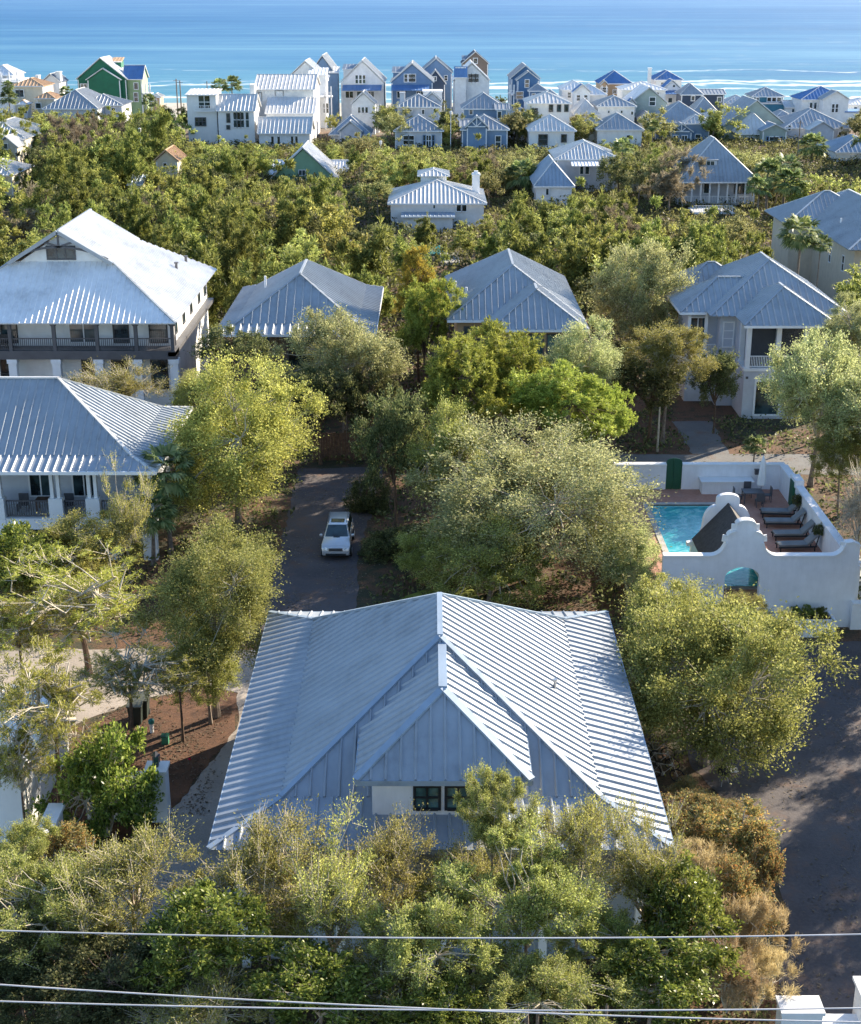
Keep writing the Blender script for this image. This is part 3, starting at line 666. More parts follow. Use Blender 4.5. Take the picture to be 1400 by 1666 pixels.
    # bench, planter, low wall
    b=root('stucco_bench','long white built in bench against the rear courtyard wall','bench',(19,90.8,D)); m=MB(); m.box(17.9,21.2,90.4,91.38,D,2.5); m.build('bench_base','stucco_white',b); m=MB(); m.box(17.8,21.3,90.3,91.39,2.5,2.6); m.build('bench_top','stucco_lit',b)
    b=root('planter','white stucco planter with green shrubs at the foot of the courtyard front wall','planter',(21,72,0)); m=MB(); m.box(19.2,21.9,71.6,71.75,0,1.0);m.box(19.2,19.35,71.75,72.9,0,1.0);m.box(21.75,21.9,71.75,72.9,0,1.0); m.build('planter_box','stucco_white',b); m=MB(); m.box(19.35,21.75,71.75,72.9,0,.85); m.build('soil','mulch',b)
    m=MB(); m.box(23.0,34,72.6,72.9,0,1.5); m.box(23.0,34,72.5,73.0,1.5,1.6); tag(m.build('garden_wall','stucco_white',loc=(28,72.7,0)),'low white garden wall running off the right edge beside the courtyard','wall')
    l=root('wall_lantern','small dark lantern on the rear courtyard wall above the bench end','lantern',(21.6,91.3,2.9)); m=MB(); m.box(21.5,21.75,91.15,91.38,2.8,3.1); m.build('lantern_body','trim_dark',l); m=MB(); m.box(21.46,21.79,91.1,91.4,3.1,3.15); m.build('lantern_cap','trim_dark',l)
courtyard()
def lounger_parts(r):
    m=MB(); m.box(-.95,.55,-.33,.33,.3,.4); m.build('cushion','lounge_grey',r)
    m=MB(); m.prism([(.55,-.33,.3),(1.15,-.33,.95),(1.08,-.33,1.02),(.5,-.33,.42)],(0,.66,0)); m.build('backrest','lounge_grey',r)
    m=MB(); m.box(-1,1.0,-.36,-.31,.22,.3); m.box(-1,1.0,.31,.36,.22,.3); m.bar((.95,-.3,.25),(1.1,-.3,.9),.05); m.bar((.95,.3,.25),(1.1,.3,.9),.05); m.build('frame','trim_black',r)
    for x in (-.9,.9):
        for y in (-.33,.33): m=MB(); m.box(x-.03,x+.03,y-.03,y+.03,0,.22); m.build('leg','trim_black',r)
mat('lounge_grey',(.2,.21,.21),.9)
def copytree(o,parent=None):
    c=o.copy(); COL.objects.link(c); c.parent=parent
    for ch in o.children: copytree(ch,c)
    return c
lab=['farthest grey pool lounger, beside the green shutter end of the wall','second grey pool lounger from the dining table','third grey pool lounger, second nearest the curved front wall','nearest grey pool lounger, just behind the front courtyard wall']
L0=root('pool_lounger',lab[0],'lounger',(0,0,0),'grey loungers along the pool courtyard side wall'); lounger_parts(L0); L0['wloc']=(0,0,0)
for i,(a,b) in enumerate(((1298,840),(1305,856),(1320,876),(1328,894))):
    o=L0 if i==0 else copytree(L0); x,y=PZ(a,b,D); o.location=(x-1.25,y,D); o.scale=(1.15,1.1,1.1); o['label']=lab[i]; o.rotation_euler=(0,0,R(-4+3*i))
def dining():
    tx,ty=20.9,88.9
    t=root('patio_table','dark square patio table under the folded white parasol','table',(tx,ty,D)); m=MB(); m.box(tx-.65,tx+.65,ty-.5,ty+.5,D+.7,D+.75); m.build('table_top','trim_dark',t)
    for a in(-.58,.58):
        for b in (-.43,.43): m=MB(); m.box(tx+a-.03,tx+a+.03,ty+b-.03,ty+b+.03,D,D+.7); m.build('leg','trim_dark',t)
    c0=root('patio_chair','','chair',(0,0,0),'dark chairs round the patio table'); c0['wloc']=(0,0,0)
    m=MB(); m.box(-.24,.24,-.24,.24,.42,.47); m.build('seat','trim_dark',c0); m=MB(); m.box(-.24,.24,.2,.25,.47,1.0); m.build('backrest','trim_dark',c0)
    for a in(-.21,.21):
        for b in (-.21,.21): m=MB(); m.box(a-.02,a+.02,b-.02,b+.02,0,.42); m.build('leg','trim_dark',c0)
    ls=['dark patio chair at the left end of the table','dark patio chair behind the table against the white wall','dark patio chair in front of the table, its seat toward the wall','dark patio chair right of the folded parasol']
    for i,(dx,dy,rz) in enumerate(((-1.0,0,90),(-.1,.95,0),(.25,-.95,180),(1.0,.1,-90))):
        o=c0 if i==0 else copytree(c0); o.location=(tx+dx,ty+dy,D); o.rotation_euler=(0,0,R(rz)); o['label']=ls[i]
    p=root('parasol','folded white parasol standing at the patio table','parasol',(21.5,89.2,D)); m=MB(); m.tube([(21.5,89.2,D),(21.5,89.2,D+2.7)],.03); m.build('pole','steel',p)
    m=MB(); m.tube([(21.5,89.2,D+1.0),(21.5,89.2,D+1.1),(21.5,89.2,D+1.6),(21.5,89.2,D+2.6),(21.5,89.2,D+3.05)],[.2,.3,.27,.17,.03],7); m.build('canopy','trim_white',p); m=MB(); m.tube([(21.5,89.2,D),(21.5,89.2,D+.1)],.3,12); m.build('base','concrete',p)
dining()
# ================================================================ BEACH HOUSES
HOUSES=[]
def house(label,wm,rm,blocks,wins=(),trim='trim_white',extra=None,name='beach_house',cat='house',wp='glass'):
    """blocks: (kind, left px, right px, eave py, ridge py, distance, depth [, wall, roof]) measured on the photo's elevation"""
    b0=blocks[0]; xc,_=PY((b0[1]+b0[2])/2,b0[3],b0[5]); r=root(name,label,cat,(xc,b0[5]+b0[6]/2,0)); HOUSES.append((xc,b0[5],label))
    caps=MB(); ro=None
    for b in blocks:
        k,L,Rr,ev,rd,d,dp=b[:7]; w_=b[7] if len(b)>7 and b[7] else wm; r_=b[8] if len(b)>8 and b[8] else rm
        wl=MB(); rf=MB()
        x0,z=PY(L,ev,d); x1,_=PY(Rr,ev,d); i=.35; cx=(x0+x1)/2; far=d>300; sp=.9 if far else .6
        if k=='hip':
            hw=min(x1-x0,dp)/2; yr=d+hw; zr=max(PY((L+Rr)/2,rd,yr)[1],z+.5); P=math.degrees(math.atan((zr-z)/hw))
            hip(rf,caps,x0,x1,d,d+dp,z,pitch=P,sp=sp,cw=.22,rh=.09)
            wl.box(x0+i+.1,x1-i-.1,d+i+.1,d+dp-i-.1,0,z-.02)
        elif k=='hiprec':      # deep porch: wall set back under the roof
            hw=min(x1-x0,dp)/2; yr=d+hw; zr=PY((L+Rr)/2,rd,yr)[1]; P=math.degrees(math.atan((zr-z)/hw)); hip(rf,caps,x0,x1,d,d+dp,z,pitch=P,sp=sp,cw=.22,rh=.09); wl.box(x0+.6,x1-.6,d+2.9,d+dp-.6,0,z-.02)
        elif k in('gf','gfo'):
            zr=PY(cx*0+(L+Rr)/2,rd,d)[1]
            gable(rf,caps,x0,x1,d-.3,d+dp,z,zr-z,'y',sp=sp,cw=.22)
            wl.box(x0+i,x1-i,d+.1,d+dp-.3,0,z); q=(x1-x0)/2-i; wl.prism([(x0+i,d+.1,z),(x1-i,d+.1,z),(cx,d+.1,z+(zr-z)*(q/(q+i)))],(0,dp-.4,0))
        elif k=='gs':
            zr=PY((L+Rr)/2,rd,d+dp/2)[1]; zr=max(zr,z+.4)
            gable(rf,caps,x0,x1,d-.2,d+dp,z,zr-z,'x',sp=sp,cw=.22)
            wl.box(x0+i,x1-i,d+.3,d+dp-.4,0,z); h=dp/2; wl.prism([(x0+i,d+.3,z),(x0+i,d+dp-.4,z),(x0+i,d+dp/2,z+(zr-z)*.93)],(x1-x0-2*i,0,0))
        elif k=='shed':
            zr=PY((L+Rr)/2,rd,d+dp)[1]; rf.roofplane([(x0,d-.2,z),(x1,d-.2,z),(x1,d+dp,zr),(x0,d+dp,zr)],sp)
            wl.box(x0+i,x1-i,d+.2,d+dp-.1,0,z-.05)
            wl.prism([(x0+i,d+.2,z-.1),(x0+i,d+dp-.1,z-.1),(x0+i,d+dp-.1,zr-.15)],(x1-x0-2*i,0,0))
        elif k=='awn':
            zr=PY((L+Rr)/2,rd,d+dp)[1]; rf.roofplane([(x0,d,z),(x1,d,z),(x1,d+dp,zr),(x0,d+dp,zr)],sp)
        elif k=='chim':
            zt=PY((L+Rr)/2,rd,d)[1]; wl.box(x0,x1,d,d+dp,0,zt); wl.box(x0-.1,x1+.1,d-.1,d+dp+.1,zt,zt+.25)
        elif k=='box':
            wl.box(x0,x1,d,d+dp,0,z); rf.box(x0-.15,x1+.15,d-.15,d+dp+.15,z,z+.3)
        if wl.v: wl.build('chimney' if k=='chim' else 'wall',w_,r)
        if rf.v: ro=rf.build('awning' if k=='awn' else 'roof',r_,r)
    # eave fascia and corner boards of the front block faces
    fb=MB(); cb_=MB()
    for b in blocks:
        if b[0] in('hip','gs','gf','shed','hiprec'):
            x0,z=PY(b[1],b[3],b[5]); x1,_=PY(b[2],b[3],b[5]); d=b[5]
            if b[0]!='gf': fb.bar((x0,d-.22,z-.08),(x1,d-.22,z-.08),.06,.22)
            if b[0] not in('hiprec',) and (b[7] if len(b)>7 and b[7] else wm) not in('side_white','stucco_lit','stucco_cream'):
                yy=d+(.1 if b[0]=='gf' else .3 if b[0]=='gs' else .45)-.05
                for xx in (x0+.55,x1-.55): cb_.box(xx-.12,xx+.12,yy,yy+.12,0,z-.15)
    if fb.v: build_each(fb,'fascia','trim_white',r)
    if cb_.v: build_each(cb_,'corner_board','trim_white',r)
    if caps.v: build_each(caps,'roof_trim','roof_pale' if rm!='roof_tan' else 'roof_tan',r)
    for w in wins:
        px,py,ww,hh,d=w[:5]; x,z=PY(px,py,d); x2,_=PY(px+ww,py,d); _,z2=PY(px,py+hh,d); W_=x2-x;H_=abs(z-z2)
        window(r,x,z,W_,H_,d,w[6] if len(w)>6 else trim,wp,w[5] if len(w)>5 else (2 if W_>1.3 else 1),2 if H_>1.6 else 1,fr=.16 if d>300 else .12,pr=.1)
    for b in blocks:                                   # plain storey windows where none were measured
        if b[0] in('hip','gs','gf') and b[5]>245 and not any(abs(w[4]-b[5])<1.1 and b[1]-2<w[0]<b[2]+2 for w in wins):
            x0,z=PY(b[1],b[3],b[5]); x1,_=PY(b[2],b[3],b[5]); n=2 if x1-x0<9 else 3; yy=b[5]+(.1 if b[0]=='gf' else .3 if b[0]=='gs' else .45)
            for i in range(n):
                if z>3.2: window(r,x0+(x1-x0)*(i+.75)/(n+.5),z-1.35,.8,1.3,yy,trim,wp,1,2,fr=.14,pr=.08)
    if extra: extra(r)
    return r
def deck(L,Rr,py,d,dp,posts=3,rail=True):
    def f(r):
        x0,z=PY(L,py,d);x1,_=PY(Rr,py,d); m=MB(); m.box(x0,x1,d-dp,d,z-.3,z)
        for i in range(posts): x=x0+.15+(x1-x0-.3)*i/(posts-1); m.box(x-.13,x+.13,d-dp,d-dp+.26,0,z+2.4)
        m.build('deck','trim_white',r)
        if rail: m=MB(); railing(m,(x0,d-dp+.1),(x1,d-dp+.1),z,1.0,.3,.07); m.build('railing','trim_white',r)
    return f
H=house
H('house under construction wrapped in green sheathing near the beach at upper left','side_green','roof_white',
  [('gf',123,207,129,94,400,12),('gf',139,197,130,111,398.8,4),('gs',198,232,129,106,401,9,'side_green_sunlit','roof_azure'),('shed',180,198,100,93,408,4,None,'roof_tan')],  # right wing in a lighter green: sunlight on the sheathing put into its colour
  [(136,141,10,8,399.1,2),(168,141,9,10,399.1,2),(151,140,6,7,399.1,1),(184,141,6,9,399.1,1),(200,141,6,10,401.2,1),(221,140,6,10,401.2,1),(221,158,6,14,401.2,1),(203,160,6,10,401.2,1)],extra=deck(234,249,150,405,4,3))
H('white beach house with small upper balcony at the far left edge','side_white','roof_white',[('hip',-25,22,122,106,392,12),('box',-4,33,131,131,388,8)],[(8,128,6,7,392.3,1),(14,140,7,7,387.9,2)],extra=deck(4,32,132,388,2,3))
H('cream beach house with tan roof left of the green sheathed house','side_cream','roof_tan',[('hip',16,71,140,127,362,11),('hip',55,90,160,150,352,8),('hip',24,45,170,163,350,5,'side_white','roof_white')],[(28,152,6,11,362.3,1),(35,152,6,11,362.3,1),(62,172,8,8,352.3,1)])
H('white gabled beach house with twin end chimneys and a dark roof','side_white','roof_dark',[('gf',66,98,134,120,385,9),('chim',90,97,118,118,386,2),('chim',57,62,124,124,386,2)],[(84,142,5,8,385,1)])
H('broad grey hip roofed cottage in front of the green sheathed house','side_light','roof_grey',[('hip',68,160,177,146,338,22),('hip',120,200,171,153,345,12)],[(90,186,8,8,338.3,2),(150,186,8,8,338.3,2)])
H('tan walled house with worn pale roof at left edge beyond the woods','side_cream','roof_pale',[('hip',-60,42,226,197,292,22),('gf',-10,30,240,222,286,6)],[(8,238,8,8,285.9,1)])
H('pale roofed cottage at left edge partly hidden by trees','side_cream','roof_pale',[('hip',-60,22,285,264,246,14)])
H('small white gabled cottage roof poking out of the woods at left','side_cream','roof_tan',[('gf',249,291,262,244,252,8),('shed',206,232,300,284,240,5,None,'roof_blue')],[(268,268,5,5,252,1)])
def ex_modern(r):
    m=MB(); x0,z=PY(316,180,335);x1,zt=PY(349,155,335); m.box(x0,x1,334.5,335.2,z-.2,z+.0)
    railing(m,(x0,334.6),(x1,334.6),z,1.1,.35,.08); m.build('balcony','trim_white',r)
H('white modern stucco house with tower and tall grid window beside the big white house','stucco_lit','roof_pale',[('shed',300,353,154,144,335.5,9),('gs',351,415,180,153,334,12),('chim',406,413,140,140,341,1.5)],
  [(320,198,4,12,335.6,1,'trim_dark'),(326,198,4,12,335.6,1,'trim_dark'),(332,198,4,12,335.6,1,'trim_dark'),(332,166,18,20,335.6,2),(371,192,4,13,334.2,1,'trim_dark'),(371,207,4,5,334.2,1,'trim_dark'),(382,195,5,24,334.2,1),(388,195,5,24,334.2,1),(394,195,5,24,334.2,1),(402,195,5,24,334.2,1)],extra=ex_modern)
H('large white three tiered metal roofed house right of the modern stucco tower','side_white','roof_pale',
  [('gs',412,512,145,121,352,18),('shed',430,512,184,158,343,8),('gs',418,506,217,190,331,11),('chim',406,415,138,138,350,2)],
  [(454,151,12,7,352.4,2),(423,157,4,12,352.4,1),(443,228,4,12,331.3,1),(453,228,4,12,331.3,1),(475,228,4,12,331.3,1),(482,228,4,12,331.3,1),(490,200,1,1,343,1)])
H('white gabled house with stacked rear decks behind the three tiered house','side_white','roof_white',[('gf',463,530,130,99,385,16),('shed',500,532,122,110,380,6)],[(530,176,8,15,379.8,2)],extra=deck(519,541,155,380,4,3))
H('tall narrow grey shingled house behind the white gabled one','side_bluegrey','roof_pale',[('gf',503,546,120,90,412,18),('shed',530,551,118,108,410,6)],[(537,133,7,10,411.9,1)])
H('white gabled house with blue awning roof across its front','side_white','roof_pale',[('gf',552,626,134,98,400,18),('awn',556,620,147,138,395,4.8,None,'roof_azure'),('shed',556,585,112,104,410,8,None,'roof_dark')],
  [(580,129,4,13,400,1),(586,129,4,13,400,1),(592,129,4,13,400,1),(568,154,12,10,400,2),(585,154,9,10,400,1),(603,154,10,10,400,2)])
H('slate blue gabled house with blue awning roof over its porch','side_slate','roof_pale',[('gf',634,706,134,103,400,18),('awn',636,698,147,138,395,4.8,None,'roof_azure'),('shed',637,664,117,108,408,8,None,'roof_dark')],
  [(660,127,5,12,400,1),(667,127,5,12,400,1),(673,127,5,12,400,1),(652,154,12,10,400,2),(684,154,12,10,400,2)])
H('dark blue gabled house set back behind the slate blue one','side_slate','roof_grey',[('gf',681,737,119,95,435,18),('gf',690,726,137,114,425,6,'side_navy',None)],[(706,128,6,6,424.9,2)])
H('dark brown gabled beachfront house behind the white house with azure roof','side_brown','roof_dark',[('gf',750,796,104,84,440,14),('shed',751,775,96,90,446,5)],[(773,99,6,8,440,1)])
H('tall white house with one azure roof slope and paired upper windows','side_white','roof_white',[('gf',736,798,132,102,400,18),('shed',738,760,126,108,398,.6,None,'roof_azure')],
  [(764,127,5,13,400,1),(770,127,5,13,400,1),(776,127,5,13,400,1),(753,150,10,11,400,2)])
H('small white two storey cottage with blue grey lower roofs','side_white','roof_grey',[('gf',569,612,170,150,362,9),('gs',590,618,182,170,366,8),('hip',534,604,219,188,344,13,None,'roof_blue'),('gf',549,590,214,197,342,4,'side_light','roof_blue')],
  [(584,179,4,9,362,1),(590,179,4,9,362,1),(596,179,4,9,362,1)])
H('white cottage with grey shuttered window, left of the blue grey cottage pair','side_light','roof_grey',
  [('hip',643,718,174,153,346,13),('hip',639,722,213,187,326,13),('gf',685,720,166,150,352,6),('chim',650,658,152,152,350,1.5),('box',688,719,150,150,362,6,'side_white','roof_white')],
  [(656,180,3,3,346.3,1),(668,180,3,3,346.3,1),(688,182,4,7,346.3,1),(707,180,4,7,346.3,1),(660,228,8,14,326.3,1),(669,228,8,14,326.3,1),(697,229,7,17,326.3,2),(690,229,3,17,326.25,1,'side_bluegrey'),(704.5,229,3,17,326.25,1,'side_bluegrey')])
def ex_truss(cx,py,d,w,hh):
    def f(r):
        x,z=PY(cx,py,d); s=d/F*1.0; m=MB(); a=w*s/2; h=hh*s
        m.bar((x-a,d-.15,z),(x+a,d-.15,z),.18,.2); m.bar((x,d-.15,z),(x,d-.15,z+h),.18,.2); m.bar((x,d-.15,z),(x-a*.5,d-.15,z+h*.5),.16); m.bar((x,d-.15,z),(x+a*.5,d-.15,z+h*.5),.16); m.build('gable_truss','trim_white',r)
    return f
H('blue grey cottage with white gable truss in the front row','side_bluegrey','roof_grey',
  [('hip',750,825,177,151,346,13),('gs',805,828,178,168,344,6),('gs',748,790,211,194,327,10),('hip',748,829,211,187,326,13),('gf',756,795,208,189,325.6,3)],
  [(766,182,5,8,346.3,1),(812,187,6,10,344.3,1),(776,232,16,22,326,2),(810,231,8,19,326,1)],extra=ex_truss(775,206,325.2,28,14))
H('deep blue shingled tower house with stacked side balconies','side_blue','roof_grey',[('gf',829,880,128,106,402,16),('gf',839,879,131,116,396,5),('hip',858,892,148,136,392,6)],
  [(857,136,6,12,396,1),(845,155,11,11,396,1)],extra=deck(826,834,150,402,8,2))
H('white cottage with three square upper windows and low hip roof porch','stucco_lit','roof_pale',[('hip',855,930,168,150,344,14),('hip',858,938,213,187,326,12),('gf',830,860,185,176,350,8,'side_white',None)],
  [(870,181,7,8,344.3,1,'trim_dark'),(896,176,5,10,344.3,1,'trim_dark'),(909,176,5,10,344.3,1,'trim_dark'),(921,176,5,10,344.3,1,'trim_dark'),(883,227,13,15,326.3,1,'trim_dark'),(917,225,7,11,326.3,1,'trim_dark')])
H('white roofed beach house just right of the three window cottage','side_white','roof_white',[('hip',912,960,146,132,388,12),('hip',934,988,154,137,372,11),('gf',932,962,150,137,370,4,None,'roof_azure'),('hip',932,976,186,162,352,12,'side_light','roof_pale')],
  [(945,165,5,6,372.3,1),(947,196,6,8,352.3,1)])
H('white cottage with grey pyramid roof and tiny upper windows','side_white','roof_steel',[('hip',970,1036,173,156,352,13),('hip',969,1048,211,184,332,13),('hip',955,985,200,190,338,8)],
  [(990,182,3,4,352.3,1),(1011,182,3,4,352.3,1),(1028,184,3,5,352.3,1),(1022,227,6,14,332.3,1)])
H('unfinished tan beachfront house under a blue tarpaulin roof','side_tan','roof_azure',[('hip',974,1030,136,115,412,12),('gf',976,990,138,131,408,3,None,'roof_tan')],[(1003,149,12,5,412.2,2)])
H('sage green gabled house with single tall gable window','side_sage','roof_white',[('gf',1022,1088,169,142,365,15),('hip',1010,1086,146,132,384,12,'side_white',None),('gf',1020,1035,168,160,362,3,'side_white','roof_azure')],
  [(1061,165,9,13,365,1),(1038,193,4,7,365,1),(1049,193,4,7,365,1)])
H('white beachfront house with azure stepped roof and round capped chimney','side_white','roof_azure',[('hip',1064,1112,130,115,412,12),('gf',1078,1108,144,130,400,6),('awn',1082,1112,153,147,396,4),('chim',1055,1060,112,112,412,1.5)],[(1096,140,4,4,400,1),(1090,163,6,7,400,1)])
H('navy walled house with pale striped pyramid roof','side_navy','roof_grey',[('hip',1106,1145,154,136,386,9),('gs',1140,1181,153,145,388,8),('hip',1126,1170,184,158,372,10,'side_light','roof_steel')],[(1127,160,5,7,386.3,1),(1170,162,6,7,388.3,1)])
H('blue grey cottage with triangular dormer and white truss porch gable','side_bluegrey','roof_steel',[('hip',1064,1158,199,165,350,15),('hip',1112,1158,201,187,346,8,None,'roof_pale'),('gf',1088,1128,215,201,344,4),('gf',1104,1132,182,174,358,4,'side_light','roof_steel')],
  [(1135,225,8,12,346.3,1),(1099,228,8,14,344,2),(1113,228,8,14,344,2)],extra=ex_truss(1108,214,343.6,26,11))
H('sage grey shuttered house with big nested gables in the front row at right','side_sage','roof_steel',[('gf',1172,1284,207,163,352,16),('hip',1200,1262,218,185,344,14,None,'roof_pale'),('gf',1238,1283,213,202,341,8,None,'roof_blue')],
  [(1220,228,10,9,344.3,2),(1255,229,7,12,341,1),(1263,229,7,12,341,1),(1248,229,3,12,341,1,'side_bluegrey'),(1270,229,3,12,341,1,'side_bluegrey')])
H('teal square tower house with striped pyramid roof on the beach','side_teal','roof_steel',[('hip',1223,1278,157,142,402,10),('box',1240,1275,170,170,398,4)],[(1251,162,6,6,402.3,1),(1259,162,6,6,402.3,1),(1267,162,6,6,402.3,1),(1232,162,4,5,402.3,1)])
H('white tower house with dark blue hip roof at upper right','side_white','roof_azure',[('hip',1303,1384,162,140,388,13),('gf',1337,1383,162,148,384,5,None,'roof_grey'),('box',1375,1420,183,183,384,8)],
  [(1355,176,4,13,384,1),(1361,176,4,13,384,1),(1319,172,4,10,388.3,1),(1326,172,4,10,388.3,1),(1384,195,5,6,383.9,1)])
H('white house with broad slate roof and pink garage door at right','side_light','roof_steel',[('hip',1276,1386,208,177,346,18),('gf',1315,1360,212,198,340,5,None,'roof_pale'),('box',1315,1350,235,235,338,6)],
  [(1331,269,25,20,337.9,1,'trim_white'),(1284,208,4,8,346.3,1),(1366,222,5,14,346.3,1),(1375,222,5,14,346.3,1),(1355,262,4,8,337.9,1),(1361,262,4,8,337.9,1)],wp='glass')
H('white beachfront house with pale roof at the far right edge','side_white','roof_white',[('hip',1380,1440,170,160,400,12),('box',1370,1430,190,190,392,6)],[(1392,190,4,6,391.9,1)])
H('white house with light blue hip roof cut by the right edge','side_white','roof_blue',[('hip',1358,1450,248,222,302,16),('hip',1370,1450,281,268,294,8)],[(1392,262,6,8,302.3,1),(1385,292,6,8,294.3,1)])
H('small white hip roofed house filling the gap beside the navy walled house','side_white','roof_pale',[('hip',1180,1224,168,155,398,9)],[(1193,174,4,5,398.4,1),(1208,174,4,5,398.4,1)])
H('low white house between the teal tower and the white tower house','side_white','roof_pale',[('gs',1276,1306,174,163,396,8),('hip',1262,1290,190,180,372,8,'side_light','roof_steel')],[(1290,180,4,5,396.3,1)])
H('pale grey cottage wedged between blue tower house and three window cottage','side_light','roof_steel',[('hip',884,914,160,148,378,10),('gf',834,858,196,182,345,8)],[(892,168,4,6,378.4,1),(846,204,5,8,345.1,1)])
H('narrow white cottage squeezed beside the sage gabled house','side_white','roof_grey',[('gf',1040,1066,196,183,356,9)],[(1050,203,5,8,356.1,1),(1058,203,4,8,356.1,1)])
H('grey blue house with pale gable just left of the sage grey gabled house','side_bluegrey','roof_pale',[('gf',1148,1180,196,181,364,10)],[(1160,203,5,9,364.1,1)])
H('tan beach pavilion right of the green sheathed house','side_tan','roof_pale',[('hip',243,262,158,152,402,6)],[(252,164,5,5,402.4,1)])
# middle distance, among the trees
H('green gabled house with white metal roof in the woods left of centre','side_mint','roof_white',[('gf',428,560,302,240,272,13),('gs',436,500,284,260,279,11,'side_white',None),('gs',500,566,286,260,281,10,'side_white',None),('gs',545,580,310,300,268,9)],
  [(491,281,10,8,272,2),(502,291,7,9,272,1)])
def ex_lantern(r):
    x0,z0=PY(684,293,223);x1,_=PY(726,293,223); z1=PY(700,286,223)[1]
    m=MB(); m.box(x0,x1,223,229,z0-2.2,z1); m.build('cupola_wall','side_white',r)
    m=MB();c=MB(); hip(m,c,x0-.5,x1+.5,222.5,229.5,z1,pitch=17,sp=.6); q=m.build('cupola_roof','roof_pale',r); c.build('ridge_cap','roof_pale',q)
    x,z=PY(774,304,222); m=MB(); m.box(x-.55,x+.55,222,223.2,z-2,z+2.0); m.box(x-.65,x+.65,221.9,223.3,z+1.7,z+1.85); m.box(x-.3,x+.3,222.3,222.9,z+2.0,z+2.3); m.build('chimney','stucco_white',r)
H('cream house with cupola topped pale hip roof and chimney amid the trees','side_white','roof_pale',[('hip',630,792,331,293,214,16),('shed',652,740,352,345,211,3,None,'roof_blue')],
  [(746,338,7,11,214.3,1),(755,338,7,11,214.3,1),(706,336,3,6,214.3,1),(690,357,6,10,211.2,1)],extra=ex_lantern)
H('grey walled house with white awning and swooping pale roofs right of centre','side_light','roof_pale',[('hip',902,1010,259,230,256,15),('awn',930,975,270,262,253,2.6,None,'roof_white'),('hip',868,935,303,262,238,16,'side_white','roof_blue')],  # lower left roof in bluer metal: its shade is put into the colour
  [(955,277,6,12,256.3,1),(946,277,5,12,256.3,1),(890,312,4,10,238.3,1)])
def ex_pyr(r):
    ze=PY(1170,296,236)[1]; zt=PY(1170,225,244.5)[1]; yd=236.0
    while PY(1152,275,yd)[1]>ze+(yd-236)*(zt-ze)/8.5 and yd<243: yd+=.1
    x,z=PY(1152,268,yd); m=MB(); m.box(x-1.4,x+1.4,yd,yd+3,z-.9,z+.75); m.build('dormer','side_light',r); m=MB(); m.slab([(x-1.6,yd-.2,z+.8),(x+1.6,yd-.2,z+.8),(x+1.6,yd+3.4,z+1.1),(x-1.6,yd+3.4,z+1.1)],.1); m.build('dormer_roof','roof_steel',r); window(r,x,z,1.9,1.1,yd,'trim_white','glass',3,1)
    m=MB(); x0,z0=PY(1112,296,236.4); x1,_=PY(1228,296,236.4); zf=z0-3.3
    for i in range(9): xx=x0+(x1-x0)*i/8; m.box(xx-.12,xx+.12,236.5,236.75,0,z0)
    build_each(m,'porch_column','trim_white',r); m=MB(); m.box(x0,x1,236.3,238.6,zf-.3,zf); m.build('porch_deck','concrete',r)
    m=MB(); railing(m,(x0,236.6),(x1,236.6),zf,1,.25,.07); m.build('railing','trim_white',r)
    # outside stair running down to the right
    m=MB(); sx=PY(1188,330,228)[0]
    for k in range(14): m.box(sx+k*.35,sx+k*.35+.4,226,228,zf-.26*k-.3,zf-.26*k-.2)
    m.bar((sx,226,zf+.8),(sx+4.9,226,zf-2.8),.1); m.bar((sx,226,zf-.3),(sx+4.9,226,zf-3.9),.12,.25)
    for k in range(14): m.box(sx+k*.35,sx+k*.35+.07,225.97,226.03,zf-.26*k-.2,zf-.26*k+.75)
    m.box(sx-6,sx,226,231,zf-.3,zf); railing(m,(sx-6,226.1),(sx,226.1),zf,.95,.25,.07); m.build('outside_stair','trim_white',r)
H('big pyramid roofed house with columned porch and white outside stair at right','side_light','roof_steel',[('hiprec',1104,1237,296,225,236,17)],[(1200,306,10,16,238.9,1,'trim_dark'),(1213,306,10,16,238.9,1,'trim_dark'),(1150,306,10,16,238.9,1,'trim_white')],extra=ex_pyr)
